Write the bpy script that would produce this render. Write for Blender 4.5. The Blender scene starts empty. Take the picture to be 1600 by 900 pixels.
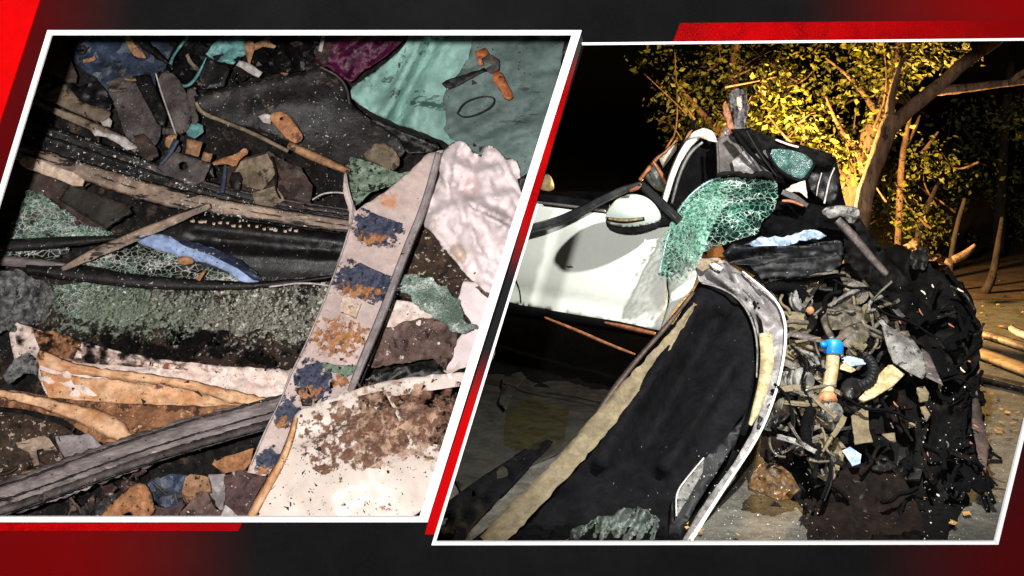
import bpy, bmesh, math, random
from mathutils import Vector, noise
from mathutils.geometry import delaunay_2d_cdt

scene = bpy.context.scene
C = scene.collection
R = math.radians

# ------------------------------------------------------------------ camera
F, H, YH = 1716.0, 1.5, 170.0          # focal length in photo pixels, eye height, horizon row
cam_data = bpy.data.cameras.new('camera')
cam_data.sensor_width = 36.0
cam_data.lens = 36.0 * F / 1600.0
cam_data.shift_y = -(450.0 - YH) / 1600.0
cam_data.clip_start = 0.05
cam_data.clip_end = 500.0
cam = bpy.data.objects.new('camera', cam_data)
cam.location = (0, 0, H)
cam.rotation_euler = (R(90), 0, 0)
C.objects.link(cam)
scene.camera = cam

# ------------------------------------------------------------------ night sky, moon, lamps
world = bpy.data.worlds.new('World')
scene.world = world
world.use_nodes = True
wn = world.node_tree
sky = wn.nodes.new('ShaderNodeTexSky')
sky.sky_type = 'NISHITA'
sky.sun_disc = False
sky.sun_elevation = R(4)
sky.sun_rotation = R(150)
wn.links.new(sky.outputs[0], wn.nodes['Background'].inputs[0])
wn.nodes['Background'].inputs[1].default_value = 0.0005

def lamp(name, kind, loc, power, color, size=0.03, aim=None, angle=None, blend=0.4):
    d = bpy.data.lights.new(name, kind)
    d.energy = power
    d.color = color
    if kind == 'SUN':
        d.angle = size
    else:
        d.shadow_soft_size = size
    if kind == 'SPOT':
        d.spot_size = R(angle)
        d.spot_blend = blend
    o = bpy.data.objects.new(name, d)
    o.location = loc
    if aim is not None:
        o.rotation_euler = (Vector(aim) - Vector(loc)).to_track_quat('-Z', 'Y').to_euler()
    C.objects.link(o)
    return o

lamp('moon_light', 'SUN', (0, 0, 10), 0.004, (0.75, 0.85, 1.0), R(0.5), aim=(2, 6, 0))
lamp('camera_flash', 'POINT', (-0.30, 0.0, H + 0.09), 780, (1.0, 0.965, 0.94), 0.035)
lamp('floodlight_beam', 'SPOT', (1.32, 3.50, 2.02), 540, (1.0, 0.985, 0.93), 0.03, aim=(0.85, 5.1, 0.4), angle=90, blend=0.55)
lamp('work_lamp_beam', 'POINT', (1.95, 8.0, 0.78), 1000, (1.0, 0.61, 0.22), 0.06)

vs = scene.view_settings
vs.view_transform = 'Standard'
vs.look = 'None'
vs.exposure = 0.0
vs.gamma = 1.0
vs.use_curve_mapping = False
scene.render.engine = 'CYCLES'
scene.cycles.max_bounces = 5
scene.cycles.transparent_max_bounces = 10
scene.cycles.sample_clamp_indirect = 4.0

# ------------------------------------------------------------------ materials
def lin(c, k=1.0):
    out = []
    for v in c:
        v = v / 255.0
        out.append(min(0.95, (v / 12.92 if v <= 0.04045 else ((v + 0.055) / 1.055) ** 2.4) * k))
    return (out[0], out[1], out[2], 1.0)

MATS = {}
def mat(name, c1, c2=None, s=6.0, r=0.6, m=0.0, b=0.3, bs=60.0, stain=(), speck=None, stretch=(1, 1, 1), spec=0.4, k=1.0, coat=0.0, g=0.45, gs=34.0):
    """Two-tone noise colour, any number of stains (colour, scale, threshold[, stretch]), specks, fine relief."""
    M = bpy.data.materials.new(name)
    M.use_nodes = True
    nt = M.node_tree
    N, Lk = nt.nodes, nt.links
    p = N['Principled BSDF']
    tc = N.new('ShaderNodeTexCoord')
    mp = N.new('ShaderNodeMapping')
    mp.inputs['Scale'].default_value = stretch
    Lk.new(tc.outputs['Object'], mp.inputs[0])
    def nz(scale, detail=5, rough=0.6, src=None, off=0.0):
        n = N.new('ShaderNodeTexNoise')
        n.inputs['Scale'].default_value = scale
        n.inputs['Detail'].default_value = detail
        n.inputs['Roughness'].default_value = rough
        if off:
            mo = N.new('ShaderNodeMapping')
            mo.inputs['Location'].default_value = (off, off * 0.7, off * 1.3)
            Lk.new(src or mp.outputs[0], mo.inputs[0])
            Lk.new(mo.outputs[0], n.inputs['Vector'])
        else:
            Lk.new(src or mp.outputs[0], n.inputs['Vector'])
        return n
    def step(fac, lo, hi):
        q = N.new('ShaderNodeMapRange')
        q.interpolation_type = 'SMOOTHSTEP'
        q.inputs['From Min'].default_value = lo
        q.inputs['From Max'].default_value = hi
        Lk.new(fac, q.inputs['Value'])
        return q.outputs[0]
    def mix(fac, a, bcol):
        q = N.new('ShaderNodeMix')
        q.data_type = 'RGBA'
        Lk.new(fac, q.inputs[0])
        if isinstance(a, tuple):
            q.inputs[6].default_value = a
        else:
            Lk.new(a, q.inputs[6])
        q.inputs[7].default_value = bcol
        return q.outputs[2]
    def thr(t): return 0.5 + (t - 0.5) * 0.74
    c2 = c2 or tuple(v * 0.72 for v in c1)
    col = mix(step(nz(s * 1.7, 8, 0.68).outputs[0], 0.36, 0.64), lin(c1, k), lin(c2, k))
    for i, st in enumerate(stain):
        src = None
        if len(st) > 3 and st[3]:
            mq = N.new('ShaderNodeMapping')
            mq.inputs['Scale'].default_value = st[3]
            Lk.new(tc.outputs['Object'], mq.inputs[0])
            src = mq.outputs[0]
        fac = step(nz(st[1] * 1.25, 9, 0.68, src, 3.1 * (i + 1)).outputs[0], thr(st[2]), thr(st[2]) + 0.045)
        if len(st) > 4:                                  # the stain keeps to part of the surface
            mk = step(nz(st[4], 3, 0.5, None, 7.3 * (i + 1)).outputs[0], st[5] - 0.06, st[5] + 0.06)
            mm = N.new('ShaderNodeMath')
            mm.operation = 'MULTIPLY'
            Lk.new(fac, mm.inputs[0])
            Lk.new(mk, mm.inputs[1])
            fac = mm.outputs[0]
        col = mix(fac, col, lin(st[0], k))
    if speck:
        col = mix(step(nz(speck[1], 3, 0.5, tc.outputs['Object'], 9.0).outputs[0], speck[2] - 0.01, speck[2] + 0.02), col, lin(speck[0], k))
    if g:                                                # fine grime over everything
        gq = N.new('ShaderNodeMapRange')
        gq.inputs['From Min'].default_value = 0.34
        gq.inputs['From Max'].default_value = 0.66
        gq.inputs['To Min'].default_value = 1.0 - g
        gq.inputs['To Max'].default_value = 1.0 + 0.35 * g
        Lk.new(nz(gs, 9, 0.74, None, 13.0).outputs[0], gq.inputs['Value'])
        gm = N.new('ShaderNodeMix')
        gm.data_type = 'RGBA'
        gm.blend_type = 'MULTIPLY'
        gm.inputs[0].default_value = 1.0
        Lk.new(col, gm.inputs[6])
        Lk.new(gq.outputs[0], gm.inputs[7])
        col = gm.outputs[2]
    Lk.new(col, p.inputs['Base Color'])
    rn = step(nz(s * 2.3, 4, 0.6, None, 5.0).outputs[0], 0.2, 0.8)
    rr = N.new('ShaderNodeMapRange')
    rr.inputs['To Min'].default_value = max(0.05, r - 0.14)
    rr.inputs['To Max'].default_value = min(1.0, r + 0.14)
    Lk.new(rn, rr.inputs['Value'])
    Lk.new(rr.outputs[0], p.inputs['Roughness'])
    p.inputs['Metallic'].default_value = m
    p.inputs['Specular IOR Level'].default_value = spec
    if coat:
        p.inputs['Coat Weight'].default_value = coat
        p.inputs['Coat Roughness'].default_value = 0.08
    if b:
        bp = N.new('ShaderNodeBump')
        bp.inputs['Strength'].default_value = b
        bp.inputs['Distance'].default_value = 0.012
        Lk.new(nz(bs * 0.8, 9, 0.7).outputs[0], bp.inputs['Height'])
        Lk.new(bp.outputs[0], p.inputs['Normal'])
    MATS[name] = M
    return M

def glass_mat(name, tint, alpha, rough=0.12):
    """Tinted laminated glass: part clear, part tinted gloss."""
    M = bpy.data.materials.new(name)
    M.use_nodes = True
    nt = M.node_tree
    N, Lk = nt.nodes, nt.links
    p = N['Principled BSDF']
    p.inputs['Base Color'].default_value = lin(tint)
    p.inputs['Roughness'].default_value = rough
    tr = N.new('ShaderNodeBsdfTransparent')
    t = lin(tint)
    mx = max(t[:3]) or 1
    tr.inputs[0].default_value = (0.35 + 0.6 * t[0] / mx, 0.35 + 0.6 * t[1] / mx, 0.35 + 0.6 * t[2] / mx, 1)
    ms = N.new('ShaderNodeMixShader')
    tc = N.new('ShaderNodeTexCoord')
    n = N.new('ShaderNodeTexNoise')
    n.inputs['Scale'].default_value = 14
    n.inputs['Detail'].default_value = 5
    Lk.new(tc.outputs['Object'], n.inputs['Vector'])
    q = N.new('ShaderNodeMapRange')
    q.inputs['From Min'].default_value = 0.3
    q.inputs['From Max'].default_value = 0.7
    q.inputs['To Min'].default_value = max(0, alpha - 0.2)
    q.inputs['To Max'].default_value = min(1, alpha + 0.2)
    Lk.new(n.outputs[0], q.inputs['Value'])
    Lk.new(q.outputs[0], ms.inputs[0])
    Lk.new(tr.outputs[0], ms.inputs[1])
    Lk.new(p.outputs[0], ms.inputs[2])
    Lk.new(ms.outputs[0], N['Material Output'].inputs['Surface'])
    MATS[name] = M
    return M

def film(name, c1, c2, scale=30.0, thr=0.62, k=0.9, r=0.9, soft=0.05, c3=None, b=0.6, spec=0.1):
    """A thin crust (residue, mud, powdered glass) that thins out raggedly toward its edges."""
    M = mat(name, c1, c2, scale * 0.7, r, b=b, bs=scale * 2.2, spec=spec, stain=[(c3, scale * 0.8, 0.58)] if c3 else (), g=0.4)
    nt = M.node_tree
    N, Lk = nt.nodes, nt.links
    tc = N.new('ShaderNodeTexCoord')
    n = N.new('ShaderNodeTexNoise')
    n.inputs['Scale'].default_value = scale
    n.inputs['Detail'].default_value = 9
    n.inputs['Roughness'].default_value = 0.66
    Lk.new(tc.outputs['Object'], n.inputs['Vector'])
    sp = N.new('ShaderNodeSeparateXYZ')
    Lk.new(tc.outputs['Generated'], sp.inputs[0])
    cb = N.new('ShaderNodeCombineXYZ')
    Lk.new(sp.outputs[0], cb.inputs[0])
    Lk.new(sp.outputs[2], cb.inputs[1])
    ds = N.new('ShaderNodeVectorMath')
    ds.operation = 'DISTANCE'
    Lk.new(cb.outputs[0], ds.inputs[0])
    ds.inputs[1].default_value = (0.5, 0.5, 0)
    m1 = N.new('ShaderNodeMath')
    m1.operation = 'MULTIPLY_ADD'
    Lk.new(ds.outputs['Value'], m1.inputs[0])
    m1.inputs[1].default_value = -k
    m1.inputs[2].default_value = 0.5 * k
    m2 = N.new('ShaderNodeMath')
    m2.operation = 'ADD'
    Lk.new(m1.outputs[0], m2.inputs[0])
    Lk.new(n.outputs[0], m2.inputs[1])
    st = N.new('ShaderNodeMapRange')
    st.interpolation_type = 'SMOOTHSTEP'
    st.inputs['From Min'].default_value = thr - soft
    st.inputs['From Max'].default_value = thr + soft
    Lk.new(m2.outputs[0], st.inputs['Value'])
    Lk.new(st.outputs[0], N['Principled BSDF'].inputs['Alpha'])
    return M

def crazed_mat(name, clear, crack, pale, scale, amount=0.5, alpha=0.6, gaps=0.12, stretch=(1, 1, 1.6), rot=0.0):
    """Laminated safety glass crazed at three sizes: irregular crack lines, powdered patches, a few gaps."""
    M = bpy.data.materials.new(name)
    M.use_nodes = True
    nt = M.node_tree
    N, Lk = nt.nodes, nt.links
    p = N['Principled BSDF']
    tc = N.new('ShaderNodeTexCoord')
    mp = N.new('ShaderNodeMapping')
    mp.inputs['Rotation'].default_value = (0, R(rot), 0)
    mp.inputs['Scale'].default_value = stretch
    Lk.new(tc.outputs['Object'], mp.inputs[0])
    def noise_(sc, det=4, off=0.0):
        n = N.new('ShaderNodeTexNoise')
        n.inputs['Scale'].default_value = sc
        n.inputs['Detail'].default_value = det
        mo = N.new('ShaderNodeMapping')
        mo.inputs['Location'].default_value = (off, off, off)
        Lk.new(mp.outputs[0], mo.inputs[0])
        Lk.new(mo.outputs[0], n.inputs['Vector'])
        return n
    wn_ = noise_(scale * 0.45, 3)
    wm = N.new('ShaderNodeVectorMath')
    wm.operation = 'MULTIPLY_ADD'
    Lk.new(wn_.outputs['Color'], wm.inputs[0])
    wm.inputs[1].default_value = (1.5 / scale,) * 3
    Lk.new(mp.outputs[0], wm.inputs[2])
    def vor(sc, feat='DISTANCE_TO_EDGE'):
        v = N.new('ShaderNodeTexVoronoi')
        v.feature = feat
        v.inputs['Scale'].default_value = sc
        Lk.new(wm.outputs[0], v.inputs['Vector'])
        return v
    def rng_(src, a, b_, lo=0.0, hi=1.0):
        q = N.new('ShaderNodeMapRange')
        q.interpolation_type = 'SMOOTHSTEP'
        for nm_, v_ in (('From Min', a), ('From Max', b_), ('To Min', lo), ('To Max', hi)):
            q.inputs[nm_].default_value = v_
        Lk.new(src, q.inputs['Value'])
        return q.outputs[0]
    def op(kind, a, b_):
        q = N.new('ShaderNodeMath')
        q.operation = kind
        for i, v_ in enumerate((a, b_)):
            if isinstance(v_, float): q.inputs[i].default_value = v_
            else: Lk.new(v_, q.inputs[i])
        return q.outputs[0]
    dens = noise_(scale * 0.16, 4, 5.0)
    wide = rng_(dens.outputs[0], 0.3, 0.7, 0.02, 0.16)
    big = vor(scale)
    c1 = op('SUBTRACT', 1.0, op('DIVIDE', big.outputs['Distance'], wide))
    c1 = op('MAXIMUM', c1, 0.0)
    fine = vor(scale * 2.3)
    c2 = op('MULTIPLY', rng_(fine.outputs['Distance'], 0.02, 0.10, 1.0, 0.0), rng_(dens.outputs[0], 0.46 - 0.2 * (amount - 0.5), 0.62 - 0.2 * (amount - 0.5)))
    powder = op('MULTIPLY', rng_(noise_(scale * 1.6, 6, 2.0).outputs[0], 0.5, 0.62), rng_(dens.outputs[0], 0.50 - 0.3 * (amount - 0.5), 0.68 - 0.3 * (amount - 0.5)))
    line = op('MINIMUM', op('MAXIMUM', op('MAXIMUM', c1, op('MULTIPLY', c2, 0.75)), powder), 1.0)
    mx1 = N.new('ShaderNodeMix')
    mx1.data_type = 'RGBA'
    Lk.new(line, mx1.inputs[0])
    mx1.inputs[6].default_value = lin(clear)
    mx2 = N.new('ShaderNodeMix')
    mx2.data_type = 'RGBA'
    Lk.new(rng_(noise_(scale * 0.3, 4, 8.0).outputs[0], 0.42, 0.64), mx2.inputs[0])
    mx2.inputs[6].default_value = lin(crack)
    mx2.inputs[7].default_value = lin(pale)
    Lk.new(mx2.outputs[2], mx1.inputs[7])
    Lk.new(mx1.outputs[2], p.inputs['Base Color'])
    p.inputs['Roughness'].default_value = 0.22
    base_a = rng_(dens.outputs[0], 0.35, 0.65, max(0.0, alpha - 0.25), min(1.0, alpha + 0.2))
    al = op('MAXIMUM', base_a, line)
    if gaps:
        cell = vor(scale * 0.8, 'F1')
        sc_ = N.new('ShaderNodeSeparateColor')
        Lk.new(cell.outputs['Color'], sc_.inputs[0])
        gp = op('GREATER_THAN', sc_.outputs[0], gaps)
        al = op('MULTIPLY', al, op('MAXIMUM', gp, op('MULTIPLY', line, 0.8)))
    Lk.new(al, p.inputs['Alpha'])
    bp = N.new('ShaderNodeBump')
    bp.inputs['Strength'].default_value = 0.6
    bp.inputs['Distance'].default_value = 0.004
    Lk.new(line, bp.inputs['Height'])
    Lk.new(bp.outputs[0], p.inputs['Normal'])
    MATS[name] = M
    return M

# ------------------------------------------------------------------ geometry helpers
def P(x, y, Y):
    """A point of the place seen at photo pixel (x, y) at distance Y in front of the eye."""
    return Vector(((x - 800.0) / F * Y, Y, H - (y - YH) / F * Y))

def tag(o, label=None, cat=None, group=None, kind=None):
    if label: o['label'] = label
    if cat: o['category'] = cat
    if group: o['group'] = group
    if kind or cat: o['kind'] = kind or 'thing'
    return o

def thing(name, loc, label, cat, group=None):
    o = bpy.data.objects.new(name, None)
    o.location = loc
    o.empty_display_size = 0.1
    C.objects.link(o)
    return tag(o, label, cat, group)

def wloc(o):
    v = Vector((0, 0, 0))
    while o is not None:
        v = v + Vector(o.location)
        o = o.parent
    return v

def link_mesh(name, verts, faces, m, parent=None, smooth=True, midx=None, th=0.0, bevel=0.0, pivot=None):
    if pivot is None:
        c = Vector((0, 0, 0))
        for v in verts: c += v
        c /= max(1, len(verts))
    else:
        c = Vector(pivot)
    me = bpy.data.meshes.new(name)
    me.from_pydata([tuple(v - c) for v in verts], [], faces)
    ms = m if isinstance(m, (list, tuple)) else [m]
    for q in ms: me.materials.append(MATS[q] if isinstance(q, str) else q)
    if midx:
        me.polygons.foreach_set('material_index', midx)
    me.polygons.foreach_set('use_smooth', [smooth] * len(me.polygons))
    me.update()
    o = bpy.data.objects.new(name, me)
    C.objects.link(o)
    if parent is not None:
        o.parent = parent
        o.location = c - wloc(parent)
    else:
        o.location = c
    if th:
        s = o.modifiers.new('thickness', 'SOLIDIFY')
        s.thickness = th
        s.offset = -1
    if bevel:
        s = o.modifiers.new('bevel', 'BEVEL')
        s.width = bevel
        s.segments = 2
        s.limit_method = 'ANGLE'
    return o

def fbm(x, y, z, o=4):
    return noise.fractal(Vector((x, y, z)), 0.9, 2.1, o)

def relief(x, y, comps, seed):
    """Sum of relief components, metres toward the eye."""
    t = 0.0
    for c in comps:
        k = c[0]
        if k == 'n':                                     # soft bumps (amp, size px)
            t += c[1] * fbm(x / c[2], y / c[2], seed)
        elif k == 'r':                                   # sharp creases
            t += c[1] * (0.5 - abs(fbm(x / c[2], y / c[2], seed + 7.7, 3)) * 2)
        elif k == 'v':                                   # dented facets
            d = noise.voronoi(Vector((x / c[2], y / c[2], seed + 3.3)))[0]
            t += c[1] * (d[0] - 0.5)
        elif k == 'a':                                   # creases along an angle (amp, deg, length px, width px)
            a = R(c[2]); ca, sa = math.cos(a), math.sin(a)
            u, w = x * ca + y * sa, -x * sa + y * ca
            t += c[1] * (0.5 - abs(fbm(u / c[3], w / c[4], seed + 1.9, 3)) * 2)
        elif k == 'f':                                   # one fold line (amp, x1, y1, x2, y2, width px)
            _, am, x1, y1, x2, y2, wd = c
            dx, dy = x2 - x1, y2 - y1
            q = max(0, min(1, ((x - x1) * dx + (y - y1) * dy) / (dx * dx + dy * dy + 1e-6)))
            d = math.hypot(x - x1 - q * dx, y - y1 - q * dy)
            t += am * math.exp(-(d / wd) ** 2)
        elif k == 'b':                                   # a bulge (amp, cx, cy, rx, ry)
            _, am, cx, cy, rx, ry = c
            t += am * math.exp(-((x - cx) / rx) ** 2 - ((y - cy) / ry) ** 2)
    return t

def inside(p, poly):
    x, y = p
    r = False
    j = len(poly) - 1
    for i in range(len(poly)):
        xi, yi = poly[i]; xj, yj = poly[j]
        if (yi > y) != (yj > y) and x < (xj - xi) * (y - yi) / (yj - yi) + xi:
            r = not r
        j = i
    return r

def chaikin(pts, n, closed=True):
    for _ in range(n):
        q = []
        m = len(pts)
        for i in range(m if closed else m - 1):
            a, b = pts[i], pts[(i + 1) % m]
            q.append(tuple(0.75 * u + 0.25 * v for u, v in zip(a, b)))
            q.append(tuple(0.25 * u + 0.75 * v for u, v in zip(a, b)))
        if not closed:
            q = [pts[0]] + q + [pts[-1]]
        pts = q
    return pts

def resample(pts, step, closed=True, jag=0.0, rng=None):
    out = []
    m = len(pts)
    for i in range(m if closed else m - 1):
        a, b = pts[i], pts[(i + 1) % m]
        L = math.hypot(b[0] - a[0], b[1] - a[1])
        n = max(1, int(round(L / step)))
        for j in range(n):
            t = j / n
            q = [u + (v - u) * t for u, v in zip(a, b)]
            if jag and rng and L > 0:
                d = jag * (1.7 * fbm(q[0] / 17, q[1] / 17, 3.7, 5) + rng.uniform(-.35, .35))
                q[0] += -(b[1] - a[1]) / L * d
                q[1] += (b[0] - a[0]) / L * d
            out.append(tuple(q))
    if not closed:
        out.append(pts[-1])
    return out

SEED = [1]
def nseed():
    SEED[0] += 1
    return SEED[0]

def depth_of(pts, base, o):
    """Distance field: from a function, a number, or the third coordinate of the outline."""
    if callable(base):
        return lambda x, y: base(x, y) - o
    if isinstance(base, (int, float)):
        return lambda x, y: base - o
    ctrl = [(p[0], p[1], p[2]) for p in pts]
    def fn(x, y):
        sw = s = 0.0
        for cx, cy, cz in ctrl:
            w = 1.0 / ((x - cx) ** 2 + (y - cy) ** 2 + 30.0) ** 1.3
            sw += w; s += w * cz
        return s / sw - o
    return fn

def sheet(name, pts, m, base=None, o=0.0, rel=(), th=0.004, res=12.0, jag=0.0, smooth=True, cut=0, holes=(), parent=None,
          label=None, cat=None, group=None, kind=None, seed=None, clamp=None):
    """A crumpled sheet with real thickness: outline in photo pixels, distance from base, relief toward the eye."""
    sd = seed or nseed()
    rng = random.Random(sd)
    pd = pts
    fn = depth_of(pd, base, o)
    poly = [(p[0], p[1]) for p in pts]
    if cut: poly = chaikin(poly, cut)
    bd = resample(poly, res, True, jag, rng)
    def Yat(x, y):
        v = fn(x, y) - relief(x, y, rel, sd * 1.37)
        return min(v, clamp(x, y)) if clamp else v
    V = [Vector(p) for p in bd]
    edges = [(i, (i + 1) % len(bd)) for i in range(len(bd))]
    hp = []
    for h in holes:
        hb = resample([(p[0], p[1]) for p in h], res * 0.6, True)
        n0 = len(V)
        V += [Vector(p) for p in hb]
        edges += [(n0 + i, n0 + (i + 1) % len(hb)) for i in range(len(hb))]
        hp.append(hb)
    xs = [p[0] for p in bd]; ys = [p[1] for p in bd]
    x0, x1, y0, y1 = min(xs), max(xs), min(ys), max(ys)
    y = y0 + res * 0.5
    row = 0
    while y < y1:
        x = x0 + (res * 0.5 if row % 2 else 0)
        while x < x1:
            q = (x + rng.uniform(-0.28, 0.28) * res, y + rng.uniform(-0.28, 0.28) * res)
            if inside(q, bd) and not any(inside(q, h) for h in hp):
                V.append(Vector(q))
            x += res
        y += res * 0.87
        row += 1
    ov, oe, of, *_ = delaunay_2d_cdt(V, edges, [], 0, 1e-3)
    faces = []
    for f in of:
        cx = sum(ov[i][0] for i in f) / len(f); cy = sum(ov[i][1] for i in f) / len(f)
        if inside((cx, cy), bd) and not any(inside((cx, cy), h) for h in hp):
            a = sum(ov[f[i]][0] * ov[f[(i + 1) % len(f)]][1] - ov[f[(i + 1) % len(f)]][0] * ov[f[i]][1] for i in range(len(f)))
            faces.append(list(f) if a < 0 else list(reversed(f)))
    used = sorted({i for f in faces for i in f})
    re_i = {k: i for i, k in enumerate(used)}
    verts = [P(ov[k][0], ov[k][1], Yat(ov[k][0], ov[k][1])) for k in used]
    faces = [[re_i[k] for k in f] for f in faces]
    ob = link_mesh(name, verts, faces, m, parent, smooth, None, th)
    tag(ob, label, cat, group, kind)
    ob_fn[ob.name] = Yat
    return ob
ob_fn = {}

def on(ob, d=0.003):
    """Distance field lying d metres above an existing sheet."""
    f = ob_fn[ob.name]
    return lambda x, y: f(x, y) - d

def ribbon(name, path, w, m, base=None, o=0.0, prof=(0, 0), th=0.004, step=10.0, rel=(), jag=0.0, parent=None, smooth=True, sm=2,
           label=None, cat=None, group=None, kind=None, clamp=None):
    """A long strip: centre line in photo pixels, width in pixels, cross profile in metres toward the eye."""
    sd = nseed()
    rng = random.Random(sd)
    fn = depth_of(path, base, o)
    n0 = len(path)
    ws = w if isinstance(w, (list, tuple)) else [w] * n0
    pp = [(p[0], p[1], ws[i]) for i, p in enumerate(path)]
    pp = chaikin(pp, sm, False)
    pp = resample(pp, step, False)
    K = max(len(prof), 3)
    pr = list(prof) if len(prof) >= 3 else [prof[0], (prof[0] + prof[1]) / 2, prof[1]]
    verts, faces = [], []
    for i, (x, y, wd) in enumerate(pp):
        a, b = pp[max(0, i - 1)], pp[min(len(pp) - 1, i + 1)]
        dx, dy = b[0] - a[0], b[1] - a[1]
        L = math.hypot(dx, dy) or 1
        nx, ny = -dy / L, dx / L
        for k in range(K):
            u = (k / (K - 1) - 0.5) * wd
            if jag and k in (0, K - 1):
                u += rng.uniform(-jag, jag)
            qx, qy = x + nx * u, y + ny * u
            Y = fn(qx, qy) - pr[k] - relief(qx, qy, rel, sd * 1.37)
            if clamp: Y = min(Y, clamp(qx, qy))
            verts.append(P(qx, qy, Y))
    for i in range(len(pp) - 1):
        for k in range(K - 1):
            a = i * K + k
            faces.append([a, a + K, a + K + 1, a + 1])
    f0 = faces[len(faces) // 2]
    nrm = (verts[f0[1]] - verts[f0[0]]).cross(verts[f0[2]] - verts[f0[0]])
    if nrm.y > 0:
        faces = [list(reversed(f)) for f in faces]
    ob = link_mesh(name, verts, faces, m, parent, smooth, None, th)
    return tag(ob, label, cat, group, kind)

def tube3(name, pts, radii, m, parent=None, seg=8, rough=0.0, label=None, cat=None, group=None, kind=None, flat=1.0, pivot=None):
    """A tapered tube through points of the place."""
    rng = random.Random(nseed())
    rr = radii if isinstance(radii, (list, tuple)) else [radii] * len(pts)
    q = chaikin([(p[0], p[1], p[2], r) for p, r in zip(pts, rr)], 2, False) if len(pts) > 2 else [(p[0], p[1], p[2], r) for p, r in zip(pts, rr)]
    verts, faces = [], []
    prev = None
    for i, p in enumerate(q):
        a, b = Vector(q[max(0, i - 1)][:3]), Vector(q[min(len(q) - 1, i + 1)][:3])
        d = (b - a).normalized()
        if prev is None:
            up = Vector((0, 0, 1)) if abs(d.z) < 0.9 else Vector((0, 1, 0))
            u = d.cross(up).normalized()
        else:
            u = (prev - d * prev.dot(d)).normalized()
        prev = u
        v = d.cross(u)
        for k in range(seg):
            t = 2 * math.pi * k / seg
            r = p[3] * (1 + rng.uniform(-rough, rough))
            verts.append(Vector(p[:3]) + u * math.cos(t) * r + v * math.sin(t) * r * flat)
    n = len(q)
    for i in range(n - 1):
        for k in range(seg):
            a, b = i * seg + k, i * seg + (k + 1) % seg
            faces.append([a, b, b + seg, a + seg])
    faces.append(list(reversed(range(seg))))
    faces.append([(n - 1) * seg + k for k in range(seg)])
    ob = link_mesh(name, verts, faces, m, parent, True, None, 0, 0, pivot)
    return tag(ob, label, cat, group, kind)

def tube(name, path, radii, m, parent=None, seg=8, rough=0.0, **kw):
    return tube3(name, [P(*p) for p in path], radii, m, parent, seg, rough, **kw)

# ------------------------------------------------------------------ colours of the place
mat('asphalt', (100, 97, 88), (70, 68, 62), 5, 0.9, b=0.9, bs=160, speck=((165, 160, 145), 130, 0.66))
mat('dirt', (96, 74, 52), (60, 46, 34), 3, 0.95, b=0.8, bs=40, speck=((140, 115, 85), 60, 0.66))
mat('frame_white', (250, 250, 250), (246, 246, 246), 3, 0.8, b=0.0, spec=0.1, g=0)
mat('bright_red', (210, 3, 5), (194, 2, 4), 2, 0.9, b=0.0, spec=0.05, g=0.1)

def board_mat(name, dark, stops):
    """Printed board: black grainy ground with printed red fading along the board (x0, x1, z0, z1, strength)."""
    M = mat(name, dark, tuple(v * 0.72 for v in dark), 2.2, 0.9, b=0.0, g=0.25, gs=300, speck=(tuple(v * 1.25 + 4 for v in dark), 420, 0.6), spec=0.05)
    nt = M.node_tree
    N, Lk = nt.nodes, nt.links
    p = N['Principled BSDF']
    src = p.inputs['Base Color'].links[0].from_socket
    g = N.new('ShaderNodeNewGeometry')
    sp = N.new('ShaderNodeSeparateXYZ')
    Lk.new(g.outputs['Position'], sp.inputs[0])
    for ax, a, b, lo, hi, colr in stops:          # axis, from, to (metres), window on the other axis, colour
        q = N.new('ShaderNodeMapRange')
        q.interpolation_type = 'SMOOTHSTEP'
        q.inputs['From Min'].default_value = a
        q.inputs['From Max'].default_value = b
        Lk.new(sp.outputs[ax], q.inputs['Value'])
        w = N.new('ShaderNodeMapRange')
        w.interpolation_type = 'SMOOTHSTEP'
        w.inputs['From Min'].default_value = lo
        w.inputs['From Max'].default_value = hi
        Lk.new(sp.outputs[2 if ax == 0 else 0], w.inputs['Value'])
        mu = N.new('ShaderNodeMath')
        mu.operation = 'MULTIPLY'
        Lk.new(q.outputs[0], mu.inputs[0])
        Lk.new(w.outputs[0], mu.inputs[1])
        mx = N.new('ShaderNodeMix')
        mx.data_type = 'RGBA'
        Lk.new(mu.outputs[0], mx.inputs[0])
        Lk.new(src, mx.inputs[6])
        mx.inputs[7].default_value = lin(colr)
        src = mx.outputs[2]
    Lk.new(src, p.inputs['Base Color'])
    return M

BY = 3.2
def bx(x): return (x - 800) / F * BY
def bz(y): return H - (y - YH) / F * BY
board_mat('board_print', (20, 20, 21), [
    (0, bx(420), bx(60), bz(650), bz(800), (104, 2, 4)),        # lower corner
    (0, bx(230), bx(-40), bz(860), bz(600), (80, 2, 4)),        # side strip
    (0, bx(1230), bx(1640), bz(110), bz(10), (126, 2, 4)),      # upper corner
    (0, bx(1330), bx(1640), bz(560), bz(880), (70, 3, 6))])     # lower corner by the road scene
board_mat('bar_print_upper', (172, 2, 5), [(0, bx(1230), bx(1700), 0, 0.01, (110, 2, 4))])
board_mat('bar_print_lower', (180, 2, 5), [(0, bx(60), bx(420), 0, 0.01, (140, 4, 8))])
board_mat('bar_print_middle', (180, 2, 5), [(2, bz(330), bz(440), -1, -0.9, (28, 28, 30)), (2, bz(540), bz(660), -1, -0.9, (176, 2, 5)),
                                            (2, bz(150), bz(70), -1, -0.9, (50, 48, 48))])

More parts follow.
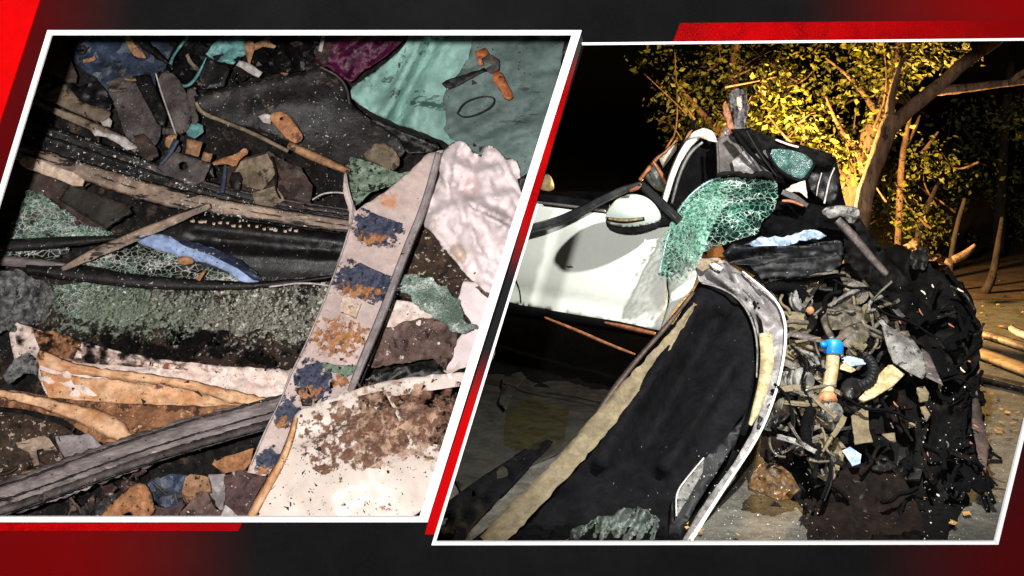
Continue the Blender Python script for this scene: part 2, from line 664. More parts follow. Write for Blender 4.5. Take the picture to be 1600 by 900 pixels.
# ground of the place
def ground_patch(name, x0, x1, y0, y1, z, m, n=2):
    vs_, fs_ = [], []
    for j in range(n + 1):
        for i in range(n + 1):
            vs_.append(Vector((x0 + (x1 - x0) * i / n, y0 + (y1 - y0) * j / n, z)))
    for j in range(n):
        for i in range(n):
            a = j * (n + 1) + i
            fs_.append([a, a + 1, a + n + 2, a + n + 1])
    o = link_mesh(name, vs_, fs_, m)
    o['kind'] = 'structure'
    return o
ground_patch('road', -60, 60, -20, 140, 0.0, 'asphalt', 4)
ground_patch('roadside', 1.9, 60, 8.6, 90, 0.005, 'dirt', 4)

mat('lamp_black', (26, 26, 28), r=0.5)
def boxm(name, c, s, m, parent=None, rz=0.0, rx=0.0, bevel=0.0, **kw):
    vs_ = []
    for sx in (-1, 1):
        for sy in (-1, 1):
            for sz in (-1, 1):
                v = Vector((sx * s[0] / 2, sy * s[1] / 2, sz * s[2] / 2))
                y2, z2 = v.y * math.cos(rx) - v.z * math.sin(rx), v.y * math.sin(rx) + v.z * math.cos(rx)
                v = Vector((v.x * math.cos(rz) - y2 * math.sin(rz), v.x * math.sin(rz) + y2 * math.cos(rz), z2))
                vs_.append(Vector(c) + v)
    fs_ = [[0, 1, 3, 2], [4, 6, 7, 5], [0, 4, 5, 1], [2, 3, 7, 6], [0, 2, 6, 4], [1, 5, 7, 3]]
    o = link_mesh(name, vs_, fs_, m, parent, False, bevel=bevel)
    return tag(o, **kw)
# ------------------------------------------------------------------ the standing display board
board = thing('display_board', (0, BY + 0.02, 0), 'black and red display board with two slanted white-rimmed openings', 'display board')
LO = [(78, 53), (897, 53), (658, 810), (-153, 810)]              # opening over the debris
RO = [(913, 70), (1735, 59), (1557, 848), (678, 848)]            # opening over the road scene
panel = sheet('panel', [(-120 - 60, -140), (1800, -140), (1800, 965), (-180, 965)], 'board_print', base=BY, th=0.010, res=90, smooth=False,
              holes=[LO, RO], parent=board)

def flat_piece(name, pts, m, proud=0.006, th=0.006):
    """A flat plate with thickness th, its face proud of the board."""
    n = len(pts)
    f = [P(x, y, BY - proud) for x, y in pts]
    bk = [v + Vector((0, th, 0)) for v in f]
    fs_ = [list(range(n)), [n + i for i in reversed(range(n))]] + [[i, n + i, n + (i + 1) % n, (i + 1) % n] for i in range(n)]
    ar = sum(pts[i][0] * pts[(i + 1) % n][1] - pts[(i + 1) % n][0] * pts[i][1] for i in range(n))
    if ar > 0: fs_ = [list(reversed(q)) for q in fs_]
    return link_mesh(name, f + bk, fs_, m, board, False)
flat_piece('red_corner', [(-60, -30), (72, -30), (62, 0), (0, 190), (-60, 374)], 'bright_red')
flat_piece('red_bar', [(1063, 36), (1790, 30), (1790, 57), (1052, 64.5)], 'bar_print_upper')
flat_piece('red_bar', [(-170, 817.5), (378, 817.5), (372, 829.5), (-170, 829.5)], 'bar_print_lower')
flat_piece('red_bar', [(908, 54), (911, 63), (839, 312), (800, 452), (684, 835), (664, 835), (669, 815), (784, 460), (827, 310)], 'bar_print_middle', 0.004, 0.005)
# white rims, four straight rails each
def rail(pts): return flat_piece('white_rail', pts, 'frame_white', 0.010, 0.010)
rail([(74, 47), (909, 47), (893, 55), (80, 55)])
rail([(909, 47), (668, 816), (655, 808), (893, 55)])
rail([(668, 816), (-160, 816), (-150, 808), (655, 808)])
rail([(-160, 816), (74, 47), (80, 55), (-150, 808)])
rail([(909, 66.5), (1740, 58), (1740, 62), (910, 70.5)])
rail([(839, 318), (842, 319), (681, 847), (674, 852)])
rail([(674, 852), (681, 847), (1556, 846), (1560, 851)])
rail([(1560, 851), (1555, 846), (1746, 66), (1750, 70)])
for x in (-1.815, 1.85):                                           # feet behind the board
    boxm('foot', (x, BY + 0.10, 0.04), (0.04, 0.5, 0.08), 'lamp_black', board)
    boxm('post', (x, BY + 0.07, 0.55), (0.04, 0.05, 1.1), 'lamp_black', board)

# floodlight clamped to the rear of the board's top edge
fl = thing('floodlight', (1.32, 3.42, 2.02), 'small floodlight clamped behind the top of the board', 'floodlight')
boxm('housing', (1.32, 3.40, 2.03), (0.22, 0.08, 0.16), 'lamp_black', fl, bevel=0.01)
boxm('bracket', (1.32, 3.30, 2.10), (0.03, 0.16, 0.012), 'lamp_black', fl)
# ------------------------------------------------------------------ debris heap seen through the left opening
def hy(x, y): return 3.60 + (808 - y) / 755.0 * 0.80
mat('heap_dark', (36, 30, 27), (9, 8, 8), 14, 0.85, b=0.8, bs=45, stain=[((78, 62, 52), 9, 0.6)], speck=((150, 135, 120), 70, 0.69))
mat('black_plastic', (24, 22, 22), (12, 11, 12), 7, 0.42, b=0.25, bs=50, speck=((150, 140, 130), 85, 0.72))
mat('black_dusty', (44, 40, 39), (17, 15, 15), 8, 0.5, b=0.4, bs=55, stain=[((92, 80, 74), 11, 0.62)], speck=((190, 180, 168), 75, 0.69))
mat('blue_steel', (66, 78, 100), (40, 47, 60), 7, 0.45, b=0.35, bs=30, stain=[((20, 22, 28), 10, 0.6)])
mat('brown_panel', (78, 60, 52), (44, 34, 31), 6, 0.6, b=0.3)
mat('olive_plate', (146, 128, 106), (100, 87, 70), 6, 0.7, b=0.4, stain=[((56, 46, 40), 9, 0.62)])
mat('grey_plate', (98, 89, 86), (58, 51, 50), 7, 0.6, b=0.4, stain=[((30, 27, 27), 8, 0.6)], speck=((150, 140, 132), 70, 0.7))
mat('cyan_trim', (120, 178, 174), (70, 112, 112), 7, 0.4, b=0.2)
mat('rust_tan', (188, 146, 108), (138, 98, 68), 12, 0.7, b=0.6, bs=45, stain=[((84, 56, 40), 14, 0.62)])
mat('rust_orange', (198, 142, 98), (150, 98, 64), 14, 0.7, b=0.7, bs=50, stain=[((110, 74, 56), 18, 0.6)])
mat('white_label', (208, 202, 198), (170, 160, 155), 9, 0.5, b=0.2)
mat('maroon_cloth', (92, 18, 62), (50, 6, 34), 9, 0.42, b=0.4, bs=35)
mat('teal_cloth', (150, 192, 181), (120, 154, 146), 2.2, 0.65, b=0.15, bs=30, g=0.2,
    stain=[((70, 92, 89), 4.0, 0.60, (1, 1, 2.6)), ((44, 56, 55), 5.0, 0.66, (1.6, 1, 1))])
mat('amber_lens', (196, 116, 66), (120, 66, 44), 20, 0.35, b=0.3)
mat('cream_plate', (232, 208, 188), (206, 176, 152), 7, 0.6, b=0.3, stain=[((110, 80, 62), 12, 0.66)])
mat('brown_beam', (178, 154, 134), (118, 100, 88), 6, 0.6, b=0.4, stain=[((40, 34, 31), 9, 0.58, (0.5, 1, 2.0))], speck=((215, 200, 186), 60, 0.7))
mat('dark_beam', (58, 54, 53), (26, 24, 24), 7, 0.5, b=0.4, stain=[((108, 96, 88), 12, 0.61)], speck=((226, 220, 212), 55, 0.655))
mat('dark_olive', (52, 47, 38), (34, 30, 26), 6, 0.6, b=0.3, speck=((120, 110, 96), 80, 0.72))
crazed_mat('glass_craze_a', (78, 100, 86), (172, 198, 178), (236, 240, 230), 46, 0.6, 0.45, 0.22)
crazed_mat('glass_craze_b', (26, 32, 28), (164, 184, 168), (236, 236, 226), 42, 0.5, 0.3, 0.25)
crazed_mat('glass_craze_c', (104, 126, 112), (176, 198, 184), (232, 238, 232), 60, 0.7, 0.75, 0.0)
mat('blue_trim', (168, 188, 226), (138, 158, 200), 6, 0.35, b=0.1, stain=[((52, 60, 84), 7, 0.64)])
mat('navy_trim', (54, 62, 86), (30, 34, 48), 10, 0.4, b=0.3, speck=((190, 180, 170), 60, 0.66))
mat('carpet', (70, 50, 43), (40, 30, 27), 8, 0.95, b=1.0, bs=110, speck=((176, 162, 146), 75, 0.66))
mat('carpet_glass', (158, 154, 142), (66, 62, 54), 9, 0.7, b=1.0, bs=70, stain=[((22, 19, 17), 11, 0.53)], speck=((226, 224, 212), 70, 0.6))
mat('insulation', (150, 148, 148), (62, 60, 62), 16, 0.9, b=1.0, bs=60, stain=[((26, 24, 25), 20, 0.6)])
mat('pale_fabric', (248, 230, 220), (232, 206, 194), 5, 0.8, b=0.4, bs=45, stain=[((146, 100, 74), 9, 0.66)], speck=((70, 44, 34), 34, 0.71))
mat('orange_fabric', (238, 196, 156), (206, 146, 100), 5, 0.8, b=0.4, bs=45, stain=[((128, 80, 52), 9, 0.63)], speck=((70, 44, 34), 40, 0.7))
mat('muddy_fabric', (184, 132, 92), (122, 80, 56), 9, 0.9, b=0.9, bs=60, stain=[((84, 56, 42), 13, 0.55)], speck=((224, 176, 130), 50, 0.66))
mat('grey_beam', (158, 146, 144), (104, 95, 94), 5, 0.5, b=0.7, bs=50, stain=[((42, 37, 37), 6, 0.6, (0.35, 1, 3.0)), ((190, 174, 168), 7, 0.66, (0.4, 1, 3))], stretch=(0.5, 1, 2))
mat('pillar_skin', (206, 184, 176), (178, 160, 156), 4, 0.5, b=0.15, g=0.2, stain=[((204, 146, 108), 5, 0.66)], speck=((70, 50, 42), 40, 0.74))
mat('pillar_grey', (160, 152, 152), (132, 122, 122), 5, 0.45, b=0.15)
mat('navy_foam', (84, 88, 108), (50, 56, 74), 24, 0.8, b=1.0, bs=70, stain=[((24, 26, 38), 30, 0.6), ((206, 140, 100), 22, 0.60)])
mat('rust_foam', (214, 146, 92), (176, 110, 66), 20, 0.8, b=1.0, bs=60, stain=[((96, 86, 94), 22, 0.54)])
mat('mottled_green', (150, 170, 148), (104, 122, 104), 22, 0.6, b=1.0, bs=60, stain=[((16, 20, 17), 24, 0.53)])
mat('airbag', (232, 218, 218), (220, 204, 204), 3, 0.85, b=0.1, bs=60, g=0.05, stain=[((196, 178, 166), 4, 0.64)], speck=((96, 70, 66), 34, 0.745))
mat('soil_specks', (88, 68, 54), (48, 36, 30), 14, 0.95, b=1.0, bs=70, speck=((214, 196, 172), 60, 0.635))
mat('brown_crumple', (122, 98, 90), (84, 64, 58), 9, 0.7, b=0.5, stain=[((44, 30, 27), 10, 0.58)], speck=((216, 204, 196), 48, 0.68))
mat('white_wing', (222, 210, 200), (210, 194, 182), 3, 0.45, b=0.1, bs=30, g=0.08, stain=[((150, 104, 82), 12, 0.66, (1.0, 1.0, 1.7))], speck=((92, 52, 36), 46, 0.69))
mat('wing_mud', (140, 98, 78), (112, 74, 56), 12, 0.85, b=0.6, bs=60)
mat('maroon_plate', (98, 72, 70), (66, 46, 46), 9, 0.6, b=0.5, speck=((206, 190, 180), 60, 0.68))
mat('steel_edge', (206, 200, 196), (160, 152, 148), 8, 0.35, b=0.1)

film('navy_residue', (92, 96, 114), (52, 57, 76), 40, 0.60, 0.8, c3=(28, 30, 42))
film('rust_residue', (206, 152, 108), (164, 110, 74), 46, 0.62, 0.45, c3=(110, 90, 88))
film('mud_film', (144, 108, 90), (116, 82, 66), 26, 0.60, 0.28, soft=0.07)
film('mud_thin', (214, 182, 160), (196, 156, 130), 18, 0.62, 0.35, soft=0.10)
film('glass_powder', (196, 194, 180), (120, 118, 102), 70, 0.60, 0.20, soft=0.03, b=1.0)
film('green_powder', (158, 168, 150), (104, 116, 98), 60, 0.58, 0.26, soft=0.04, b=1.0)
film('soot', (20, 17, 16), (10, 9, 9), 18, 0.62, 0.30, soft=0.10)
film('dust', (140, 122, 108), (104, 90, 80), 55, 0.60, 0.18, soft=0.05)

def D(name, pts, m, o, label, cat, **kw):
    """A loose piece lying on the slope of the heap."""
    kw.setdefault('rel', [('n', 0.010, 60), ('r', 0.006, 26)])
    kw.setdefault('jag', 0.9)
    kw.setdefault('res', 8)
    return sheet(name, pts, m, base=hy, o=o, label=label, cat=cat, **kw)

heap = sheet('debris_pile', [(-190, 30), (917, 30), (676, 832), (-190, 832)], 'heap_dark', base=hy, o=-0.10, res=9, th=0.02,
             rel=[('r', 0.035, 60), ('v', 0.045, 34), ('n', 0.03, 20)], smooth=False,
             label='dark mass of tangled wreck scraps under the larger pieces', cat='debris', kind='stuff')

crng = random.Random(77)
def scraps(n, box, mats, size):
    for _ in range(n):
        x, y = crng.uniform(box[0], box[1]), crng.uniform(box[2], box[3])
        sz = crng.uniform(*size)
        m_ = crng.choice(mats)
        off = crng.uniform(-0.03, 0.045)
        kind_ = crng.random()
        ro = crng.uniform(0, 3.14)
        if kind_ < 0.38:
            p = [(x, y)]
            a = ro
            for q in range(3):
                a += crng.uniform(-.6, .6)
                p.append((p[-1][0] + math.cos(a) * sz, p[-1][1] + math.sin(a) * sz * .7))
            ribbon('strip_scrap', p, crng.uniform(3, 8), m_, base=hy, o=off + 0.02, prof=(0, 0.008, 0.003, 0), parent=heap, jag=.7)
        else:
            nn = crng.randint(4, 7); el = crng.uniform(.35, .9)
            pts = []
            for q in range(nn):
                t = 2 * math.pi * q / nn + crng.uniform(-.25, .25)
                u, v = math.cos(t) * sz * crng.uniform(.6, 1.1), math.sin(t) * sz * el * crng.uniform(.6, 1.1)
                pts.append((x + u * math.cos(ro) - v * math.sin(ro), y + u * math.sin(ro) + v * math.cos(ro)))
            sheet('plate_scrap', pts, m_, base=hy, o=off, rel=[('r', 0.03, 24), ('v', 0.02, 18)], res=6, jag=1.5, th=0.008, smooth=crng.random() < .5, parent=heap)
scraps(30, (60, 560, 60, 330), ['black_dusty', 'grey_plate', 'brown_panel', 'black_plastic', 'olive_plate'], (12, 30))
scraps(16, (60, 520, 60, 250), ['black_plastic', 'grey_plate', 'olive_plate', 'rust_tan'], (6, 14))
scraps(26, (0, 130, 640, 800), ['black_dusty', 'brown_crumple', 'grey_plate', 'brown_panel'], (8, 20))
scraps(30, (90, 380, 730, 805), ['black_dusty', 'brown_crumple', 'grey_plate', 'maroon_plate'], (8, 20))
scraps(12, (560, 720, 360, 600), ['black_dusty', 'brown_crumple', 'soil_specks'], (8, 22))

# --- upper edge of the heap
D('crumpled_bodywork', [(98, 40), (275, 40), (268, 84), (258, 108), (243, 116), (241, 182), (226, 196), (196, 192), (174, 158), (152, 122), (118, 100), (104, 76)],
  'blue_steel', 0.0, 'crumpled steel-blue body panel at the top of the heap', 'body panel', rel=[('v', 0.05, 46), ('r', 0.02, 50)], smooth=False, jag=1.5, res=9)
D('door_card', [(60, 40), (92, 40), (108, 84), (121, 118), (119, 129), (105, 130), (78, 112), (48, 92)], 'brown_panel', 0.03,
  'dark brown curved panel at the top corner beside the blue panel', 'panel', rel=[('b', 0.03, 90, 90, 30, 40)])
D('black_flap', [(50, 92), (92, 116), (122, 136), (152, 126), (176, 158), (168, 176), (120, 160), (86, 128), (58, 138), (40, 146)], 'black_plastic', 0.02,
  'black plastic flap under the dark brown curved panel', 'plastic flap', rel=[('r', 0.02, 30)], jag=1.5)
D('bracket_plate', [(60, 153), (96, 131), (106, 132), (116, 148), (131, 162), (174, 172), (171, 183), (158, 192), (150, 190), (92, 164)], 'olive_plate', 0.05,
  'bent olive-brown plate with a raised curved back', 'metal plate', rel=[('f', 0.02, 62, 152, 170, 184, 10), ('n', 0.012, 30)], cut=1)
D('trim_scrap', [(156, 188), (169, 181), (176, 190), (172, 200), (160, 197)], 'white_label', 0.06, 'small pale scrap at the end of the olive plate', 'scrap')
D('grey_plate', [(166, 130), (184, 122), (206, 118), (222, 150), (252, 198), (246, 222), (230, 242), (214, 236), (193, 206), (184, 176)], 'grey_plate', 0.05,
  'smoky dark grey plate standing in front of the blue panel', 'metal plate', rel=[('v', 0.03, 30), ('f', 0.02, 205, 118, 250, 210, 8)], smooth=False)
D('black_insert', [(210, 119), (232, 116), (262, 180), (256, 196), (246, 194), (224, 152)], 'black_plastic', 0.075,
  'narrow black strip set along the smoky grey plate', 'plastic strip')
fin = D('curved_fin', [(243, 114), (266, 111), (280, 124), (294, 150), (299, 190), (292, 206), (277, 212), (264, 184), (254, 150)], 'grey_plate', 0.09,
  'curved grey fin with a bright edge standing by the cyan trim', 'metal fin', rel=[('b', 0.03, 275, 160, 18, 40)], cut=1)
ribbon('edge', [(243, 114), (254, 152), (275, 211)], 2.2, 'steel_edge', base=on(fin, 0.004), parent=fin)
D('bent_tab', [(290, 142), (302, 136), (308, 148), (304, 170), (312, 186), (302, 196), (296, 180)], 'grey_plate', 0.10,
  'small grey tab between the curved fin and the dark wing', 'metal tab', cut=1)
# black tangle at the top
D('black_housing', [(266, 62), (300, 44), (372, 40), (376, 92), (346, 118), (316, 140), (288, 132), (270, 108)], 'black_plastic', 0.015,
  'broken black plastic housing between the cyan strips', 'plastic housing', rel=[('v', 0.05, 24), ('r', 0.03, 22)], smooth=False, res=7)
D('black_shard', [(322, 92), (352, 98), (360, 108), (350, 134), (318, 140), (308, 132)], 'black_plastic', 0.06, 'black shard with a pale rim beside the cyan strip', 'plastic shard',
  rel=[('f', 0.02, 322, 92, 308, 134, 6)])
D('black_grille', [(380, 40), (500, 40), (500, 100), (470, 112), (412, 116), (384, 96)], 'black_plastic', 0.0,
  'black ribbed plastic behind the tan claws', 'plastic part', rel=[('a', 0.05, 70, 60, 14), ('v', 0.04, 26)], smooth=False, res=7)
ribbon('cyan_strip', [(298, 48), (286, 66), (270, 88), (266, 100)], [7, 6, 5, 7], 'cyan_trim', base=hy, o=0.075, prof=(0, 0.008, 0),
       label='cyan trim strip slanting down from the top rim', cat='trim strip')
ribbon('cyan_strip', [(276, 128), (288, 136), (302, 128), (314, 108), (322, 90)], [5, 6, 7, 5, 3], 'cyan_trim', base=hy, o=0.085, prof=(0, 0.008, 0),
       label='cyan trim strip curled like a hook above the dark wing', cat='trim strip')
D('teal_flap', [(340, 60), (384, 54), (386, 84), (366, 100), (338, 96), (322, 84)], 'cyan_trim', 0.035, 'dim teal flap hanging behind the black shards', 'flap', rel=[('r', 0.04, 26)])
D('tan_peel', [(192, 52), (206, 52), (208, 68), (226, 84), (228, 92), (212, 90), (200, 74)], 'rust_tan', 0.06, 'curled tan peel of metal lying on the blue panel', 'metal peel', cut=1, rel=[('a', 0.015, 50, 40, 8)])
ribbon('dark_gash', [(212, 52), (226, 70), (246, 86), (262, 98)], [20, 16, 12, 5], 'black_plastic', base=hy, o=0.055, prof=(0, 0.012, 0), jag=1.5,
       label='black rubber strip beside the curled tan peel', cat='rubber strip')
D('tan_claw', [(380, 64), (394, 62), (398, 74), (392, 92), (390, 112), (386, 92)], 'rust_tan', 0.09, 'tan pointed claw of torn metal hanging over the white strip', 'metal shard', cut=1)
D('tan_claw', [(392, 72), (412, 62), (418, 54), (424, 56), (422, 66), (432, 72), (428, 76), (410, 72), (398, 78)], 'rust_tan', 0.085, 'tan torn metal twig reaching sideways under the rim', 'metal shard')
tube('wire', [(424, 70, 4.56), (432, 96, 4.53), (440, 116, 4.5)], 0.004, 'rust_tan', label='thin rusty wire hanging over the dark wing', cat='wire')
tube('wire', [(436, 60, 4.58), (456, 72, 4.55), (462, 100, 4.52)], 0.006, 'black_dusty', label='dark wire hanging beside the rusty one', cat='wire')
wl = D('white_strip', [(368, 102), (374, 94), (392, 100), (410, 113), (404, 121), (396, 118)], 'white_label', 0.10, 'white banded strip lying above the dark wing', 'strip')
ribbon('grey_post', [(506, 50), (504, 62), (500, 80)], 6, 'white_label', base=hy, o=0.06, label='pale upright strip beside the maroon cloth', cat='strip')

# cloths in the far corner
D('maroon_cloth', [(512, 44), (640, 40), (634, 62), (606, 84), (570, 108), (546, 128), (530, 120), (512, 104), (494, 102), (492, 86), (508, 74)], 'maroon_cloth', 0.02,
  'crumpled shiny maroon cloth beneath the top rim', 'cloth', rel=[('a', 0.05, -40, 90, 16), ('r', 0.02, 18)], res=6, jag=1)
teal = D('teal_cloth', [(640, 42), (892, 42), (880, 100), (862, 176), (842, 268), (800, 286), (740, 246), (680, 214), (606, 188), (548, 156), (545, 140), (570, 122), (612, 92), (636, 66)],
  'teal_cloth', 0.03, 'big sheet of teal cloth with dark smears in the upper corner', 'cloth',
  rel=[('f', 0.09, 660, 60, 600, 180, 8), ('f', -0.07, 680, 60, 622, 186, 8), ('f', -0.03, 640, 110, 610, 190, 10), ('a', 0.03, -62, 120, 26), ('n', 0.04, 90), ('f', 0.03, 640, 60, 560, 150, 8), ('f', 0.03, 700, 70, 640, 190, 9)], res=7, cut=1)
mat('shade_stain_cloth', (102, 120, 116), (82, 98, 95), 2.5, 0.7, b=0.15, bs=30, g=0.2, stain=[((56, 66, 64), 4.5, 0.64, (0.6, 1, 2.4))])  # darker copy of the teal: light fall-off and stain put into colour
D('shade_stain_cloth', [(742, 42), (890, 42), (878, 100), (862, 172), (842, 262), (806, 282), (744, 240), (690, 208), (700, 180), (690, 150), (716, 116), (736, 84)], 'shade_stain_cloth', 0.125,
  'grey-green layer painting shade and stain over the teal cloth', 'cloth', rel=[('a', 0.035, -25, 120, 26), ('n', 0.03, 70)], res=7, cut=1, jag=2)
am = D('amber_marker', [(766, 116), (782, 110), (790, 126), (801, 148), (796, 156), (786, 150)], 'amber_lens', 0.185, 'orange marker lens lying on the teal cloth', 'marker lens', th=0.012, cut=1)
D('amber_fragment', [(742, 80), (758, 74), (764, 84), (752, 92), (756, 102), (748, 102), (744, 92)], 'amber_lens', 0.18, 'dark orange broken cap above the marker lens on teal cloth', 'plastic cap')
D('grey_hook', [(752, 94), (768, 86), (780, 94), (780, 108), (766, 114), (758, 108), (770, 100)], 'grey_plate', 0.182, 'grey hooked tab joining the two orange pieces', 'metal tab')
D('dark_smear', [(690, 130), (720, 118), (756, 106), (762, 110), (724, 128), (700, 140)], 'black_dusty', 0.165, 'dark rag strip lying across the teal cloth', 'rag', rel=[('r', 0.01, 14)], jag=1.5)
ribbon('wire_loop', [(714, 178), (724, 160), (752, 150), (774, 152), (770, 166), (744, 180), (722, 184), (714, 176)], 2.4, 'black_dusty', base=hy, o=0.165,
       label='dark loop of cord on the teal cloth', cat='cord', prof=(0, 0.004, 0))
D('black_void', [(884, 46), (908, 46), (822, 330), (808, 280), (842, 262), (866, 176)], 'black_plastic', 0.18, 'black sheet filling in for the dark background beyond the teal cloth', 'plastic sheet')  # black sheet standing in for the dark background
D('black_rail', [(574, 186), (600, 190), (680, 222), (690, 236), (640, 240), (590, 214)], 'black_plastic', 0.07, 'glossy black rail under the lower edge of the teal cloth', 'rail',
  rel=[('f', 0.02, 576, 186, 690, 232, 5), ('f', -0.02, 580, 196, 680, 236, 4)])

# big dark wing with tan bracket
wing = D('dark_wing', [(302, 146), (370, 132), (430, 122), (492, 107), (500, 100), (508, 110), (528, 118), (542, 136), (546, 160), (574, 184), (640, 226), (612, 262), (560, 262), (540, 270),
     (470, 232), (420, 206), (360, 192), (318, 184), (306, 164)], 'black_dusty', 0.11, 'large dark dusty wing panel below the maroon cloth', 'body panel',
     rel=[('b', 0.05, 450, 160, 90, 30), ('n', 0.012, 50), ('f', 0.03, 304, 150, 500, 108, 14)], cut=1, res=9)
ribbon('rolled_edge', [(306, 160), (314, 176), (350, 190), (400, 210), (450, 236)], [8, 9, 8, 9, 8], 'olive_plate', base=on(wing, 0.01), prof=(0, 0.012, 0.012, 0), parent=wing)
ribbon('rim', [(500, 104), (528, 118), (542, 136), (546, 162)], 4, 'grey_plate', base=on(wing, 0.006), prof=(0, 0.008, 0), parent=wing)
br = D('tan_bracket', [(420, 180), (432, 173), (446, 176), (460, 190), (470, 208), (472, 218), (464, 224), (450, 218), (438, 204), (426, 192)], 'rust_orange', 0.19,
  'rusty orange eyelet bracket on the dark wing', 'bracket', th=0.012, cut=1, holes=[[(436, 183), (441, 182), (443, 187), (438, 188)]], res=5)
D('grey_tip', [(404, 182), (414, 177), (424, 180), (422, 192), (412, 190)], 'white_label', 0.17, 'pale torn tip sticking out beside the eyelet bracket', 'metal scrap', th=0.01)
ribbon('tan_rail', [(450, 226), (490, 244), (546, 268)], [12, 16, 10], 'rust_tan', base=hy, o=0.20, prof=(0, 0.012, 0), label='tan rail running from the eyelet bracket to the pillar', cat='rail')

# crumpled box work below the wing
D('crumpled_box', [(352, 262), (384, 246), (420, 236), (440, 250), (470, 262), (486, 318), (450, 334), (404, 318), (372, 322), (346, 296)], 'brown_panel', 0.05,
  'crushed brown box section below the dark wing', 'box section', rel=[('v', 0.06, 36), ('r', 0.02, 24)], smooth=False, res=8)
D('box_facet', [(376, 252), (418, 240), (432, 268), (410, 296), (380, 290), (366, 270)], 'olive_plate', 0.09, 'flat brown facet of the crushed box with a dark slit', 'metal plate',
  rel=[('f', 0.02, 390, 246, 400, 296, 6)], smooth=False)
D('box_facet', [(436, 268), (470, 262), (488, 290), (484, 316), (452, 310)], 'brown_panel', 0.09, 'darker facet at the pillar end of the crushed box', 'metal plate', rel=[('v', 0.02, 20)], smooth=False)
D('box_facet', [(394, 302), (432, 290), (446, 312), (420, 328), (398, 322)], 'olive_plate', 0.085, 'small folded facet at the foot of the crushed box', 'metal plate', rel=[('f', 0.02, 394, 312, 446, 300, 5)], smooth=False)
ribbon('crack_wire', [(424, 244), (432, 270), (430, 296), (438, 310)], 3, 'black_plastic', base=hy, o=0.11, label='dark wire down the middle of the crushed box', cat='wire')
D('hole_bracket', [(252, 246), (268, 236), (300, 246), (330, 256), (318, 282), (304, 292), (262, 274), (246, 262)], 'grey_plate', 0.08, 'dark bracket with a round hole above the long beam', 'bracket',
  holes=[[(278, 256), (284, 252), (292, 254), (294, 261), (288, 266), (280, 264)]], res=6, th=0.008)
D('tan_tab', [(292, 216), (316, 222), (310, 244), (290, 240)], 'rust_tan', 0.11, 'square tan tab on the bracket with the round hole', 'metal tab')
D('tan_tab', [(318, 238), (332, 240), (328, 252), (314, 250)], 'rust_tan', 0.11, 'small tan tab at the corner of the holed bracket', 'metal tab')
D('tan_hook', [(258, 218), (266, 210), (278, 208), (276, 216), (268, 226), (266, 232), (258, 228)], 'rust_tan', 0.10, 'tan hook beside the smoky grey plate', 'hook', cut=1)
ribbon('slate_strip', [(276, 218), (264, 240), (250, 256)], [9, 8, 6], 'blue_steel', base=hy, o=0.105, label='slate blue strip pointing down at the holed bracket', cat='strip')
D('teal_scrap', [(288, 200), (302, 190), (316, 196), (318, 206), (304, 216), (292, 212)], 'cyan_trim', 0.07, 'teal scrap tucked under the end of the dark wing', 'scrap')
D('tan_lever', [(330, 254), (348, 246), (370, 240), (384, 230), (390, 238), (376, 246), (366, 262), (358, 254), (336, 258)], 'rust_orange', 0.12, 'rusty lever lying under the dark wing', 'lever', cut=1, th=0.01)
ribbon('pale_rod', [(352, 256), (350, 280), (346, 300)], [4, 7, 8], 'blue_steel', base=hy, o=0.105, label='pale blue-grey rod beside the crushed box', cat='rod')
D('grey_lump', [(362, 270), (374, 268), (380, 280), (374, 300), (364, 296), (358, 284)], 'black_dusty', 0.11, 'dark lump at the near corner of the crushed box', 'lump', rel=[('b', 0.02, 370, 284, 9, 12)])
ribbon('bright_hook', [(488, 312), (504, 302), (524, 300), (540, 302)], 3.5, 'steel_edge', base=hy, o=0.13, prof=(0, 0.005, 0), label='bright thin hook reaching to the pillar', cat='hook')
D('brown_wedge', [(208, 212), (224, 208), (244, 232), (248, 244), (232, 254), (220, 244)], 'brown_panel', 0.085, 'brown wedge with a pale lip below the smoky plate', 'wedge', th=0.02, rel=[('f', 0.02, 228, 250, 248, 240, 4)])

# --- long beams across the heap
ribbon('thin_rail', [(52, 158), (110, 182), (170, 208), (214, 232)], [5, 13, 14, 12], 'olive_plate', base=hy, o=0.075, prof=(0, 0.012, 0.004, 0.01), jag=0.8,
       label='thin olive rail sloping under the bent olive plate', cat='rail')
D('pale_strip', [(142, 204), (154, 202), (164, 206), (196, 214), (214, 230), (198, 234), (168, 214), (148, 212)], 'white_label', 0.105, 'white scratched strip on the thin olive rail', 'strip', jag=1)
drl = ribbon('dark_rail', [(-40, 190), (60, 214), (130, 238), (240, 276), (330, 306), (440, 330), (556, 346)], [40, 46, 48, 44, 40, 36, 34], 'dark_beam', base=hy, o=0.045, step=8,
       prof=(0, 0.02, 0.006, 0.008, 0.03, 0.012), rel=[('n', 0.01, 40)], label='long dark rail strewn with crumbs of glass', cat='beam')
bsl = ribbon('brown_sill', [(-40, 216), (60, 246), (150, 274), (250, 306), (340, 322), (440, 338), (556, 354)], [26, 28, 30, 34, 26, 22, 20], 'brown_beam', base=hy, o=0.095, step=8,
       prof=(0, 0.03, 0.012, 0.03, 0.0), rel=[('n', 0.012, 30), ('r', 0.008, 26)], jag=1.2, label='long brown sill running under the crumb-strewn dark rail', cat='beam')
D('cream_plate', [(28, 250), (36, 243), (54, 246), (132, 276), (126, 294), (74, 274), (34, 260)], 'cream_plate', 0.14, 'cream scraped plate on the brown sill near the rim', 'plate', th=0.012, cut=1)
D('brown_slab', [(-60, 236), (40, 262), (118, 290), (205, 322), (168, 360), (-60, 330)], 'brown_panel', 0.03, 'broad brown slab behind the triangle of shattered glass', 'panel', rel=[('n', 0.02, 40)])
